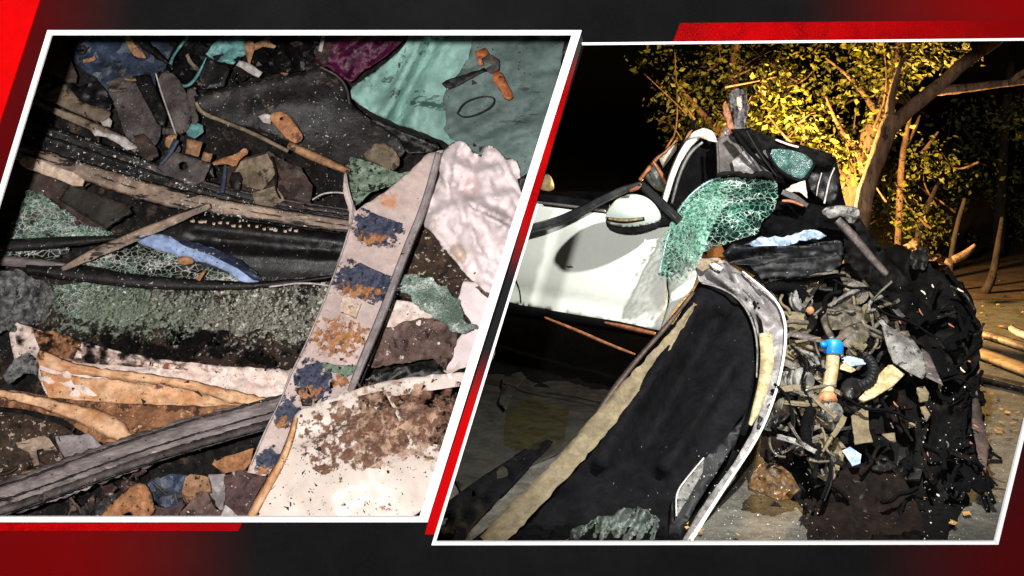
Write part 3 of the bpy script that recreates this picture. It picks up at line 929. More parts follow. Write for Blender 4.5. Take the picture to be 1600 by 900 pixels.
D('olive_slab', [(108, 288), (196, 318), (204, 330), (164, 358), (92, 312)], 'dark_olive', 0.075, 'square dark olive slab beside the triangle of glass', 'panel', th=0.02)

# long black panel and rubber strips
blk = D('black_valance', [(200, 372), (262, 344), (330, 336), (430, 352), (560, 368), (556, 424), (470, 442), (400, 446), (300, 420), (240, 398)], 'black_plastic', 0.075,
  'long glossy black panel running to the pillar', 'panel', rel=[('f', 0.02, 300, 352, 556, 382, 12), ('f', 0.018, 320, 396, 556, 408, 10), ('f', -0.02, 300, 372, 556, 396, 8)], res=9)
rng = random.Random(5)
for i in range(16):
    x = 300 + i * 11 + rng.uniform(-3, 3); y = 344 + (x - 300) * 0.105 + rng.uniform(-2, 2)
    w_ = rng.uniform(2, 4.5)
    sheet('paint_flake', [(x - w_, y - 1.5), (x + w_, y - 2), (x + w_ * .7, y + 2), (x - w_ * .8, y + 1.6)], 'cream_plate', base=on(blk, 0.006), res=4, th=0.003, parent=blk)
# shattered glass on the heap
sheet('shattered_glass', [(40, 302), (52, 298), (66, 304), (110, 336), (150, 358), (190, 366), (100, 374), (10, 378), (24, 340)], 'glass_craze_a',
       base=hy, o=0.085, rel=[('n', 0.02, 40), ('f', 0.03, 60, 304, 180, 366, 14)], label='triangle of shattered green glass standing at the rim', cat='shattered glass', res=6, jag=3.5, th=0.003)
sheet('shattered_glass', [(124, 412), (170, 392), (230, 378), (290, 402), (380, 436), (372, 444), (280, 440), (180, 424)], 'glass_craze_b',
       base=hy, o=0.09, rel=[('n', 0.02, 30)], label='web of shattered glass below the blue crescent trim', cat='shattered glass', res=6, jag=3.5, th=0.003)
sheet('shattered_glass', [(0, 388), (60, 384), (108, 388), (92, 404), (0, 404)], 'glass_craze_b',
       base=hy, o=0.06, label='sliver of shattered glass between two dark strips', cat='shattered glass', res=6, jag=3.5, th=0.003)
# carpet with glass
D('carpet', [(-60, 430), (60, 436), (300, 446), (545, 440), (500, 500), (472, 582), (300, 574), (130, 548), (20, 512), (-60, 500)], 'carpet', 0.03, 'dark brown floor carpet across the middle of the heap', 'carpet',
  rel=[('n', 0.03, 50), ('n', 0.012, 14)], res=8)
D('glass_litter', [(206, 452), (300, 448), (380, 446), (520, 440), (545, 446), (504, 500), (470, 540), (420, 520), (340, 516), (270, 512), (216, 498)], 'carpet_glass', 0.055,
  'grey crumbly glass litter spread over the carpet by the pillar', 'glass litter', rel=[('n', 0.02, 30), ('v', 0.02, 8)], res=5, jag=5, smooth=False, kind='stuff')
sheet('shattered_glass', [(84, 446), (120, 442), (180, 446), (226, 452), (238, 470), (222, 496), (190, 512), (150, 500), (110, 498), (80, 488)], 'glass_craze_a',
       base=hy, o=0.078, rel=[('n', 0.03, 30), ('v', 0.02, 26)], label='sheet of crumbled green glass lying on the brown carpet', cat='shattered glass', res=6, jag=3.5, th=0.003)
D('insulation', [(-60, 420), (30, 424), (84, 450), (82, 480), (66, 502), (20, 520), (-60, 520)], 'insulation', 0.07, 'wad of grey fluffy insulation at the edge of the carpet', 'insulation',
  rel=[('v', 0.05, 16), ('n', 0.03, 20)], res=5, jag=4, smooth=False)
# strips crossing
ribbon('rubber_strip', [(-60, 380), (20, 384), (100, 378), (180, 372)], [18, 20, 18, 8], 'black_dusty', base=hy, o=0.12, prof=(0, 0.012, 0.012, 0), label='black rubber strip under the triangle of glass', cat='rubber strip')
ribbon('grey_strip', [(-60, 402), (0, 406), (60, 412), (112, 414)], [18, 17, 15, 4], 'grey_beam', base=hy, o=0.13, prof=(0, 0.008, 0), label='grey strip meeting the foot of the long brown lath', cat='strip')
ribbon('brown_lath', [(96, 420), (140, 398), (230, 360), (328, 320)], [6, 17, 18, 8], 'brown_beam', base=hy, o=0.165, prof=(0, 0.014, 0.004, 0.010), jag=0.6, label='long brown lath lying slantwise over the rubber strips', cat='lath')
ribbon('black_seal', [(40, 420), (120, 428), (220, 440), (310, 446), (420, 446), (560, 426)], [12, 24, 22, 18, 10, 4], 'black_dusty', base=hy, o=0.14, prof=(0, 0.012, 0.012, 0), jag=0.8,
       label='long black seal along the upper edge of the carpet', cat='seal')
ribbon('bright_edge', [(420, 448), (480, 440), (545, 452)], 2.5, 'steel_edge', base=hy, o=0.15, label='thin bright wire at the pillar end of the black seal', cat='wire')
bl = D('blue_trim', [(208, 378), (222, 366), (244, 364), (290, 376), (336, 388), (372, 404), (398, 424), (412, 440), (380, 443), (362, 428), (330, 414), (290, 404), (250, 392)], 'blue_trim', 0.155,
  'light blue crescent trim with a dark inner curve', 'trim', cut=1, res=7, rel=[('f', 0.02, 220, 368, 400, 430, 8)])
sheet('dark_band', [(270, 372), (300, 378), (340, 390), (376, 406), (404, 430), (410, 440), (396, 438), (370, 418), (330, 398), (290, 384)], 'navy_trim', base=on(bl, 0.005), parent=bl, res=7, th=0.003)
D('orange_scrap', [(276, 404), (286, 399), (300, 402), (303, 410), (290, 414), (280, 412)], 'rust_orange', 0.195, 'orange scrap lying on the blue crescent trim', 'scrap', th=0.008, cut=1)
D('orange_scrap', [(306, 436), (318, 422), (322, 424), (312, 438)], 'rust_orange', 0.17, 'thin orange scrap under the blue crescent trim', 'scrap', th=0.006)

# --- fabrics
fab = D('pale_fabric', [(14, 520), (26, 504), (50, 514), (72, 520), (126, 532), (190, 552), (270, 566), (380, 574), (472, 576), (452, 612), (430, 634), (300, 628), (120, 624), (74, 618), (60, 590), (58, 560), (22, 562)],
  'pale_fabric', 0.085, 'long pale pink fabric lying below the carpet', 'fabric', rel=[('a', 0.04, 8, 160, 26), ('r', 0.012, 26), ('f', 0.03, 128, 534, 110, 570, 9)], res=7)
D('muddy_fold', [(52, 516), (92, 520), (126, 534), (114, 560), (92, 556), (62, 548)], 'muddy_fabric', 0.125, 'muddy brown patch of cloth folded on the pale fabric', 'cloth', rel=[('r', 0.02, 18)], jag=1.5)
ribbon('tan_fold', [(58, 556), (120, 578), (220, 590), (300, 602), (370, 622), (436, 632)], [26, 14, 17, 12, 24, 10], 'orange_fabric', base=hy, o=0.125, prof=(0, 0.014, 0.006, 0.016, 0.004, 0), rel=[('n', 0.012, 30), ('a', 0.012, 10, 60, 8), ('r', 0.008, 16)], jag=2, th=0.003,
       label='rolled orange-tan fold running along the pale fabric', cat='fabric roll')
D('cream_fabric', [(62, 578), (80, 584), (160, 592), (260, 604), (350, 622), (420, 634), (300, 634), (180, 630), (76, 620)], 'orange_fabric', 0.10, 'cream lower layer of cloth under the orange-tan fold', 'fabric',
  rel=[('a', 0.02, 8, 120, 18)])
D('grey_rag', [(6, 588), (22, 560), (44, 552), (58, 562), (58, 586), (36, 582), (14, 600)], 'insulation', 0.13, 'grey rag at the end of the pale fabric', 'rag', rel=[('r', 0.02, 14)], jag=1.5)
D('muddy_fabric', [(-60, 600), (60, 616), (130, 624), (300, 632), (424, 634), (360, 668), (270, 694), (206, 702), (150, 690), (96, 652), (40, 640), (-60, 628)], 'muddy_fabric', 0.055,
  'muddy brown fabric spread above the long grey beam', 'fabric', rel=[('n', 0.03, 50), ('n', 0.012, 14)], res=7)
ribbon('cream_lip', [(-60, 606), (0, 614), (60, 628), (110, 642), (170, 662), (210, 696)], [10, 13, 17, 24, 40, 14], 'orange_fabric', base=hy, o=0.09, prof=(0, 0.01, 0.004, 0.012, 0), jag=2, th=0.003, rel=[('n', 0.012, 30)],
       label='cream curled lip of the muddy fabric', cat='fabric edge')
D('dirt_bed', [(-60, 636), (40, 648), (96, 664), (150, 700), (200, 708), (120, 740), (40, 770), (-60, 790)], 'soil_specks', 0.03, 'dark bed of soil and scraps beside the long grey beam', 'soil', rel=[('v', 0.03, 18), ('n', 0.02, 24)], res=6, smooth=False, kind='stuff')
D('smoky_plate', [(86, 682), (140, 678), (168, 704), (122, 728), (96, 712)], 'pillar_grey', 0.06, 'smooth grey plate half buried in the dark soil', 'plate', rel=[('n', 0.01, 40)])
tb = D('forked_bracket', [(24, 692), (70, 680), (80, 690), (114, 734), (104, 738), (88, 720), (66, 700), (56, 704), (62, 726), (52, 728), (46, 706), (28, 700)], 'brown_beam', 0.085, 'tan forked frame lying in the dark soil', 'frame', th=0.01, res=5)
D('tan_tab', [(28, 740), (62, 730), (70, 738), (64, 746), (36, 752)], 'rust_tan', 0.07, 'tan rounded tab in the soil under the forked frame', 'metal tab', th=0.012, cut=1)
gbm = ribbon('grey_beam', [(-60, 800), (60, 762), (160, 724), (280, 684), (380, 656), (470, 630)], [56, 58, 56, 54, 48, 44], 'grey_beam', base=hy, o=0.13, step=7,
       prof=(0, 0.006, 0.03, 0.034, 0.012, 0.012, 0.034, 0.026, 0.004, 0), rel=[('n', 0.012, 60), ('r', 0.006, 22)], jag=2.2, label='long grooved grey beam lying across the lower heap', cat='beam')
def along(path, sh): return [(x, y + sh) for x, y in path]
GB = [(-60, 800), (60, 762), (160, 724), (280, 684), (380, 656), (470, 630)]
for sh, w_, m_, oo in ((-21, 4, 'black_dusty', .150), (1, 2.5, 'black_dusty', .166), (17, 12, 'grey_plate', .166), (25, 5, 'black_plastic', .152)):
    ribbon('groove_shading', along(GB, sh), w_, m_, base=hy, o=oo, prof=(0, 0.003, 0), parent=gbm, step=6, jag=0.9, rel=[('n', 0.006, 30)])  # darker strips paint the groove shade that frontal light washes out
DR = [(-40, 190), (60, 214), (130, 238), (240, 276), (330, 306), (440, 330), (556, 346)]
for sh, w_, m_, oo in ((-17, 3, 'grey_plate', .075), (-6, 4, 'black_plastic', .066)):
    ribbon('groove_shading', along(DR, sh), w_, m_, base=hy, o=oo, prof=(0, 0.003, 0), parent=drl, step=6, jag=1.0, rel=[('n', 0.006, 30)])  # pale and black strips paint edge light and groove shade
BS = [(-40, 216), (60, 246), (150, 274), (250, 306), (340, 322), (440, 338), (556, 354)]
for sh, w_, m_, oo in ((1, 3, 'brown_panel', .106), (9, 5, 'dark_beam', .110)):
    ribbon('groove_shading', along(BS, sh), w_, m_, base=hy, o=oo, prof=(0, 0.003, 0), parent=bsl, step=6, jag=1.2, rel=[('n', 0.006, 30)])  # dark strips paint shade into the sill's grooves
# lower scraps
for nm, pts, m_, o_, lb, ct in [
    ('slate_plate', [(230, 756), (268, 740), (296, 744), (284, 790), (262, 796), (238, 780)], 'blue_steel', 0.04, 'slate plate between the orange root and the tan block', 'plate'),
    ('slate_plate', [(326, 742), (352, 740), (352, 792), (344, 798), (322, 776)], 'pillar_grey', 0.04, 'grey plate between the tan block and the maroon plate', 'plate'),
    ('tan_block', [(284, 772), (290, 746), (298, 740), (326, 746), (330, 768), (312, 768), (294, 786)], 'rust_tan', 0.075, 'square tan block under the long grey beam', 'block'),
    ('brown_slab', [(272, 812), (296, 786), (312, 768), (324, 770), (336, 794), (352, 802), (340, 820), (280, 824)], 'brown_crumple', 0.09, 'pointed dark brown slab in front of the tan block', 'slab'),
    ('maroon_plate', [(350, 744), (372, 734), (414, 738), (424, 748), (404, 780), (388, 812), (368, 818), (352, 790)], 'maroon_plate', 0.10, 'thick maroon plate at the foot of the pillar', 'plate'),
    ('steel_tongue', [(340, 818), (352, 790), (358, 794), (384, 816), (376, 826), (344, 826)], 'steel_edge', 0.12, 'bright steel tongue under the maroon plate', 'metal tongue'),
    ('orange_wad', [(332, 726), (352, 714), (396, 700), (392, 724), (378, 736), (352, 740)], 'rust_orange', 0.06, 'crumpled orange wad beside the foot of the pillar', 'wad'),
    ('dark_shards', [(110, 800), (150, 786), (176, 772), (192, 768), (170, 796), (140, 820), (110, 822)], 'black_dusty', 0.05, 'dark shard beside the orange root at the lower rim', 'shard'),
    ('brown_flat', [(238, 790), (262, 796), (290, 786), (272, 812), (250, 824), (236, 820)], 'maroon_plate', 0.05, 'dark brown flat scrap next to the orange root', 'scrap')]:
    D(nm.replace('dark_shards', 'dark_shard'), pts, m_, o_, lb, ct, th=0.016, rel=[('v', 0.02, 26), ('n', 0.01, 20)], smooth=False, res=7)
rt = D('orange_root', [(142, 824), (160, 802), (186, 776), (206, 756), (222, 752), (234, 764), (240, 790), (236, 806), (224, 812), (206, 796), (190, 806), (172, 824)], 'rust_orange', 0.09,
  'knobbly orange bracket like a root end at the lower rim', 'bracket', th=0.03, cut=1, rel=[('f', 0.03, 150, 820, 214, 760, 12), ('b', 0.02, 222, 770, 16, 20), ('n', 0.01, 14)], res=6)

def O(name, pts, m, o, label, cat):
    return sheet(name, pts, m, base=hy, o=o, th=0.002, res=7, rel=[('n', 0.012, 40), ('v', 0.006, 9)], label=label, cat=cat, kind='stuff')
O('glass_powder', [(60, 436), (330, 440), (345, 540), (70, 535)], 'green_powder', 0.115, 'greenish powdered glass fringing the crumbled sheet on the carpet', 'glass powder')
O('glass_powder', [(250, 436), (545, 430), (500, 560), (260, 560)], 'glass_powder', 0.112, 'whitish powdered glass on the carpet toward the pillar', 'glass powder')
O('soot_film', [(20, 506), (480, 520), (470, 590), (30, 560)], 'soot', 0.150, 'dark dirt along the lower edge of the carpet', 'dirt')
# --- right side of the heap
D('soil_patch', [(590, 370), (640, 352), (668, 352), (700, 396), (738, 436), (760, 462), (740, 500), (660, 476), (600, 452)], 'soil_specks', 0.02, 'dark speckled soil between pillar and white airbag', 'soil', rel=[('v', 0.02, 12), ('n', 0.02, 20)], res=6, smooth=False, kind='stuff')
D('white_sheet', [(724, 440), (752, 440), (790, 460), (770, 560), (742, 596), (690, 588), (700, 552), (722, 520), (742, 516), (716, 468)], 'airbag', 0.05, 'torn pale sheet with ragged edge below the airbag', 'sheet', jag=1.5, rel=[('n', 0.015, 40)])
D('brown_flap', [(742, 448), (756, 444), (768, 456), (778, 464), (774, 474), (758, 462)], 'brown_crumple', 0.08, 'small brown flap on the torn pale sheet', 'flap')
D('pink_sheet', [(596, 470), (640, 470), (672, 486), (690, 500), (640, 512), (590, 512)], 'pale_fabric', 0.05, 'strip of white cloth between the pillar and the green glass', 'cloth', rel=[('a', 0.02, 10, 60, 14)])
D('brown_crumple', [(582, 520), (618, 508), (660, 496), (700, 500), (716, 520), (706, 556), (694, 580), (676, 560), (640, 566), (580, 574)], 'brown_crumple', 0.075, 'crumpled brown rag of trim beside the pillar', 'rag', rel=[('v', 0.03, 22), ('r', 0.02, 20)], res=6, jag=2)
sheet('glass_curl', [(606, 436), (640, 428), (676, 434), (716, 470), (722, 500), (748, 512), (718, 524), (694, 506), (660, 480), (630, 456)], 'glass_craze_c', base=hy, o=0.10,
       rel=[('f', 0.03, 620, 440, 720, 516, 16), ('n', 0.012, 20)], label='curled tongue of crazed green glass beside the pillar', cat='shattered glass', res=6, jag=3.5, th=0.003)
D('black_cloth', [(556, 604), (580, 586), (620, 574), (660, 570), (704, 584), (760, 560), (754, 588), (700, 600), (600, 620)], 'black_plastic', 0.07, 'black rubbery cloth along the upper edge of the white wing', 'cloth', rel=[('r', 0.03, 30)])
# airbag
D('airbag', [(664, 318), (662, 300), (672, 268), (694, 232), (714, 218), (734, 226), (742, 244), (758, 226), (776, 230), (788, 248), (800, 246), (812, 258), (816, 300), (812, 352), (800, 400), (782, 446), (766, 462),
    (740, 440), (714, 410), (694, 392), (676, 362), (660, 352)], 'airbag', 0.12, 'white crumpled airbag hanging beside the pillar', 'airbag',
  rel=[('b', 0.14, 745, 350, 70, 80), ('v', 0.07, 62), ('v', 0.022, 24), ('r', 0.02, 80), ('a', 0.045, 62, 140, 44), ('r', 0.012, 34), ('a', 0.010, 110, 70, 12), ('f', -0.025, 700, 300, 740, 290, 3), ('f', -0.03, 735, 320, 800, 352, 3), ('f', -0.025, 716, 236, 706, 290, 3), ('f', -0.02, 752, 400, 772, 420, 3), ('f', 0.05, 700, 240, 690, 330, 12), ('f', -0.05, 742, 244, 735, 300, 9), ('f', 0.05, 758, 240, 770, 300, 14),
       ('f', -0.04, 672, 330, 740, 290, 10), ('f', 0.04, 740, 320, 800, 360, 12), ('n', 0.02, 60)], res=4, cut=1, th=0.006)
D('brown_lump', [(566, 246), (580, 224), (600, 222), (616, 232), (628, 256), (612, 268), (590, 256)], 'olive_plate', 0.13, 'rounded brown lump behind the mottled green scrap', 'lump', cut=1, rel=[('b', 0.04, 598, 244, 24, 18)])
D('mottled_scrap', [(540, 262), (548, 246), (562, 248), (624, 272), (644, 266), (612, 290), (580, 300), (556, 322), (544, 300)], 'mottled_green', 0.155, 'mottled green and black scrap at the head of the pillar', 'scrap', rel=[('v', 0.02, 12)], res=5, smooth=False)
# pillar
pil = D('pillar_trim', [(538, 268), (542, 290), (552, 316), (556, 330), (600, 300), (640, 268), (668, 240), (692, 234), (668, 318), (640, 386), (600, 492), (570, 568), (550, 612), (545, 616),
     (500, 630), (480, 640), (470, 664), (452, 694), (434, 722), (414, 744), (386, 738), (398, 706), (420, 664), (440, 622), (452, 586), (478, 540), (500, 484), (524, 420), (544, 360), (546, 330), (536, 300)],
  'pillar_skin', 0.215, 'pale pillar trim with rows of navy foam patches lying across the heap', 'pillar trim', rel=[('n', 0.008, 60), ('f', -0.02, 560, 330, 480, 560, 24)], res=7, th=0.008)
ribbon('rail', [(686, 238), (664, 322), (636, 388), (598, 490), (566, 566), (548, 612)], [11, 13, 14, 14, 15, 12], 'pillar_grey', base=on(pil, 0.006), prof=(0, 0.022, 0.026, 0.004, 0.012, 0), parent=pil)
ribbon('bright_lip', [(540, 270), (545, 300), (554, 326), (545, 362), (524, 424), (500, 486), (476, 542), (452, 588), (440, 624), (416, 668), (392, 726)], 3.2, 'steel_edge', base=on(pil, 0.006), prof=(0, 0.010, 0), parent=pil)
for pts, m_ in [([(553, 330), (562, 326), (590, 340), (626, 352), (622, 388), (600, 384), (570, 378), (554, 358)], 'navy_foam'),
                ([(532, 404), (548, 408), (580, 424), (616, 438), (604, 478), (570, 466), (552, 456), (520, 446), (522, 420)], 'navy_foam'),
                ([(500, 488), (520, 494), (556, 510), (576, 520), (566, 562), (540, 566), (510, 552), (480, 554), (486, 520)], 'rust_foam'),
                ([(462, 568), (480, 562), (510, 578), (516, 600), (508, 624), (484, 634), (470, 620), (464, 596)], 'navy_foam'),
                ([(520, 576), (536, 584), (544, 600), (530, 612), (516, 612)], 'rust_foam'),
                ([(430, 640), (446, 620), (458, 622), (466, 640), (456, 668), (436, 664), (426, 656)], 'navy_foam'),
                ([(404, 708), (424, 698), (438, 706), (428, 728), (412, 738), (396, 730)], 'navy_foam')]:
    cx_ = sum(q[0] for q in pts) / len(pts); cy_ = sum(q[1] for q in pts) / len(pts)
    big = [(cx_ + (q[0] - cx_) * 1.22, cy_ + (q[1] - cy_) * 1.22) for q in pts]
    sheet('foam_patch', big, m_.replace('_foam', '_residue'), base=on(pil, 0.006), parent=pil, res=4, th=0.002, rel=[('v', 0.008, 7), ('n', 0.006, 9)])
    if m_ == 'navy_foam':
        low = [(cx_ - 6 + (q[0] - cx_) * 0.9, cy_ + 16 + (q[1] - cy_) * 0.55) for q in pts]
        sheet('rust_crust', low, 'rust_residue', base=on(pil, 0.014), parent=pil, res=4, th=0.002, rel=[('n', 0.004, 9)])
sheet('green_smear', [(500, 566), (560, 572), (564, 580), (540, 588), (512, 580)], 'mottled_green', base=on(pil, 0.008), parent=pil, res=5, jag=2, th=0.004)
clip = sheet('clip', [(536, 464), (564, 474), (556, 496), (530, 486)], 'cream_plate', base=on(pil, 0.022), parent=pil, res=6, th=0.016, smooth=False,
             holes=[[(544, 478), (550, 476), (553, 481), (547, 484)]])
sheet('slot', [(476, 606), (482, 606), (488, 622), (486, 634), (472, 634), (470, 626)], 'black_plastic', base=on(pil, 0.013), parent=pil, res=6, th=0.004)
ribbon('shadow_gap', [(692, 246), (660, 340), (606, 484), (574, 570), (554, 616)], 7, 'black_plastic', base=hy, o=0.16, label='black strip painting the shadow along the edge of the pillar trim', cat='strip')  # shadow beside the pillar trim, painted as a black strip
# white wing at the lower edge
ww = D('white_wing', [(458, 652), (470, 640), (500, 628), (560, 606), (620, 592), (690, 584), (752, 580), (690, 830), (372, 830), (400, 772), (436, 716), (452, 684)], 'white_wing', 0.255,
  'broad white mud-stained wing panel at the lower rim', 'body panel', rel=[('b', 0.05, 560, 740, 120, 90), ('n', 0.012, 60), ('f', -0.02, 470, 690, 560, 650, 14), ('f', 0.015, 480, 700, 590, 650, 10)], cut=1, res=9, th=0.006)
ribbon('rolled_edge', [(384, 824), (406, 778), (440, 722), (456, 680), (462, 652)], [16, 16, 13, 11, 8], 'orange_fabric', base=on(ww, 0.004), prof=(0, 0.012, 0.014, 0.004), parent=ww)
for pts, m_ in (([(500, 590), (760, 560), (740, 740), (560, 730)], 'mud_thin'), ([(560, 596), (760, 570), (760, 720), (640, 716), (560, 690)], 'mud_film'), ([(462, 640), (600, 610), (640, 690), (530, 760), (470, 720)], 'mud_film'),
                ([(610, 620), (740, 600), (740, 700), (650, 690)], 'mud_film')):
    clip_ = [(max(462, min(748 - (q[1] - 580) * 0.23, q[0])), max(596, q[1])) for q in pts]
    sheet('mud_crust', clip_, m_, base=on(ww, 0.0025), parent=ww, res=6, th=0.001, rel=[('n', 0.001, 14)])
# ------------------------------------------------------------------ wrecked car seen through the right opening
mat('car_white', (240, 244, 236), (232, 238, 228), 2, 0.3, b=0.02, bs=20, coat=0.3, spec=0.5, g=0.03)
mat('car_white_dirty', (196, 196, 186), (150, 146, 132), 8, 0.45, b=0.2, bs=40, stain=[((96, 86, 70), 14, 0.64)])
mat('inner_grey', (128, 124, 124), (96, 92, 92), 7, 0.42, b=0.15, stain=[((96, 88, 82), 12, 0.64)])
mat('rubber', (24, 25, 27), (14, 14, 16), 10, 0.55, b=0.15, spec=0.2)
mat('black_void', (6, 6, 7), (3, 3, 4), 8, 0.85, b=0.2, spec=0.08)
mat('liner', (17, 17, 20), (10, 10, 12), 5, 0.9, b=0.2, bs=30, spec=0.06, speck=((130, 125, 115), 60, 0.75))
mat('tan_edge', (116, 104, 80), (94, 83, 62), 5, 0.75, b=0.35)
mat('copper_rod', (164, 104, 66), (118, 72, 46), 12, 0.5, b=0.4)
mat('headliner', (92, 88, 85), (66, 63, 61), 5, 0.9, b=0.3, stain=[((58, 54, 52), 7, 0.62)])
mat('charcoal', (34, 31, 28), (14, 13, 12), 10, 0.5, b=0.4, bs=40, spec=0.3)
mat('tan_grey', (104, 96, 81), (58, 53, 45), 10, 0.5, b=0.5, stain=[((48, 43, 36), 13, 0.57)])
mat('cream_plastic', (186, 172, 134), (146, 130, 94), 10, 0.5, b=0.25, stain=[((120, 100, 70), 15, 0.64)])
mat('dull_metal', (128, 126, 122), (84, 82, 80), 9, 0.42, b=0.5, stain=[((44, 43, 42), 12, 0.6)])
mat('cap_blue', (22, 132, 226), (10, 112, 206), 8, 0.4, b=0.05)
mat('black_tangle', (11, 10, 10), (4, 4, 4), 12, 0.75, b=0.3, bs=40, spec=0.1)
mat('rust_sheet', (30, 22, 18), (15, 12, 11), 7, 0.9, b=0.7, bs=60, spec=0.06, speck=((140, 125, 105), 70, 0.72))
mat('amber_plastic', (98, 68, 34), (52, 37, 22), 10, 0.45, b=0.4)
mat('ice_plastic', (168, 186, 204), (120, 138, 160), 10, 0.35, b=0.4)
mat('seal_grey', (84, 86, 88), (46, 47, 49), 6, 0.3, b=0.1)
mat('mirror_indicator', (150, 136, 96), (92, 80, 52), 40, 0.2, b=0.4)
mat('tarp_and_shade', (48, 45, 37), (26, 24, 20), 4, 0.6, b=0.3, bs=40, speck=((120, 110, 90), 70, 0.75))  # tarp colour, darkened to carry the torn wing's shade as well
glass_mat('film_clear', (66, 64, 54), 0.12)
mat('crack_shield', (104, 156, 138), (62, 112, 96), 22, 0.35, b=0.0)
mat('crack_shield_pale', (168, 200, 186), (118, 164, 146), 22, 0.35, b=0.0)
mat('teal_pane', (66, 104, 98), (38, 62, 60), 14, 0.2, b=0.5, bs=60)
mat('pale_crush', (84, 94, 87), (54, 60, 56), 5, 0.45, b=0.2, stain=[((24, 25, 24), 5, 0.6, (1, 1, 2))])
mat('wood_pale', (190, 160, 118), (140, 112, 78), 8, 0.8, b=0.5, stretch=(0.4, 1, 1))
mat('rubble', (120, 96, 78), (70, 54, 42), 14, 0.85, b=0.8)

def gy(x, y): return H * F / max(1.0, (y - YH)) - 0.012          # just above the road
def ey(x, y): return 5.3 - (y - 420) / 420.0 * 1.42 + (x - 1300) * 0.0003
def dy(x, y): return 5.4 + (1050 - x) / 250.0 * 0.48              # plane of the door

car = thing('wrecked_car', (0.9, 5.6, 0), 'white car with its front torn open and windscreen shattered', 'car')
def W(name, pts, m, base=None, o=0.0, **kw):
    kw.setdefault('clamp', gy)
    return sheet(name, pts, m, base=base, o=o, parent=kw.pop('parent', car), **kw)
def WR(name, path, w, m, base=None, o=0.0, **kw):
    return ribbon(name, path, w, m, base=base, o=o, parent=kw.pop('parent', car), **kw)

# body side
door = W('door', [(640, 308), (720, 314), (830, 320), (945, 334), (1052, 348), (1046, 400), (1042, 440), (1046, 468), (1030, 516), (940, 500), (860, 486), (800, 474), (720, 462), (640, 450)], 'car_white', base=dy,
         rel=[('b', 0.035, 900, 400, 260, 60), ('f', 0.018, 640, 330, 1050, 368, 26), ('f', -0.012, 800, 452, 1040, 496, 10)], res=9, th=0.03)
WR('door_seam', [(1046, 410), (1041, 440), (1047, 468), (1034, 512)], 2.2, 'black_void', base=on(door, 0.002), parent=door, th=0.002)
WR('door_seam', [(802, 430), (812, 452), (814, 474)], 1.6, 'black_void', base=on(door, 0.002), parent=door, th=0.002)
sheet('chip', [(884, 416), (892, 415), (896, 418), (888, 419)], 'copper_rod', base=on(door, 0.003), parent=door, res=4, th=0.004)
W('rear_quarter', [(430, 300), (638, 307), (638, 450), (430, 420)], 'car_white', base=dy, rel=[('b', 0.05, 540, 360, 120, 70)], res=14, th=0.03)
W('front_body', [(1053, 350), (1080, 360), (1100, 384), (1092, 420), (1082, 450), (1056, 480), (1032, 516), (1047, 468), (1043, 440), (1047, 400)], 'car_white', base=dy, o=0.01, rel=[('n', 0.012, 40), ('f', 0.02, 1060, 380, 1040, 500, 10)], res=8)
WR('sill', [(640, 462), (800, 484), (900, 500), (980, 512), (1034, 526)], [22, 20, 16, 16, 14], 'black_void', base=dy, o=0.02, prof=(0, 0.02, 0.02, 0))
W('light_block_sheet', [(430, 410), (640, 448), (800, 474), (1030, 512), (1190, 470), (1196, 650), (1100, 650), (1030, 640), (900, 610), (800, 600), (640, 590), (430, 580)], 'black_void', base=lambda x, y: min(dy(x, y) + 0.30, gy(x, y)), rel=[('n', 0.02, 40)], res=14)  # upright black sheet added to stop lamp light leaking under the car
WR('belt_trim', [(640, 292), (760, 302), (860, 311), (920, 318), (952, 324)], [14, 14, 15, 13, 10], 'rubber', base=dy, o=-0.01, prof=(0, 0.014, 0.004, 0.014, 0))
WR('chrome_strip', [(640, 302), (760, 310), (860, 318), (946, 330)], 4, 'inner_grey', base=dy, o=0.02)
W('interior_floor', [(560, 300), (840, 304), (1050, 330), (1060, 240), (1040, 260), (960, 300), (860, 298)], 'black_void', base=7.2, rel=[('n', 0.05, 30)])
W('headrest', [(838, 296), (842, 282), (850, 272), (858, 272), (865, 284), (866, 300)], 'cream_plastic', base=7.0, cut=1, rel=[('b', 0.06, 852, 288, 14, 16)], th=0.06, res=5)
tube('door_handle', [(808, 372, 6.28), (818, 373, 6.24), (829, 372, 6.2)], [0.012, 0.02, 0.012], 'rubber', parent=car)
WR('window_seal', [(780, 366), (826, 358), (866, 348), (900, 334), (940, 312), (975, 296), (1002, 288)], [14, 14, 15, 15, 14, 13, 10], 'seal_grey', base=dy, o=0.11, prof=(0, 0.022, 0.03, 0.03, 0.012, 0), th=0.012)
WR('pillar_bar', [(1000, 286), (1016, 302), (1040, 326), (1062, 346)], [12, 15, 18, 16], 'rubber', base=dy, o=0.12, prof=(0, 0.02, 0.006, 0.03, 0.006))
W('torn_tip', [(980, 298), (992, 292), (1002, 290), (998, 296), (986, 300)], 'copper_rod', base=dy, o=0.34, res=4)
W('mirror_triangle', [(1020, 320), (1036, 318), (1056, 340), (1058, 350), (1028, 356)], 'rubber', base=dy, o=0.13)
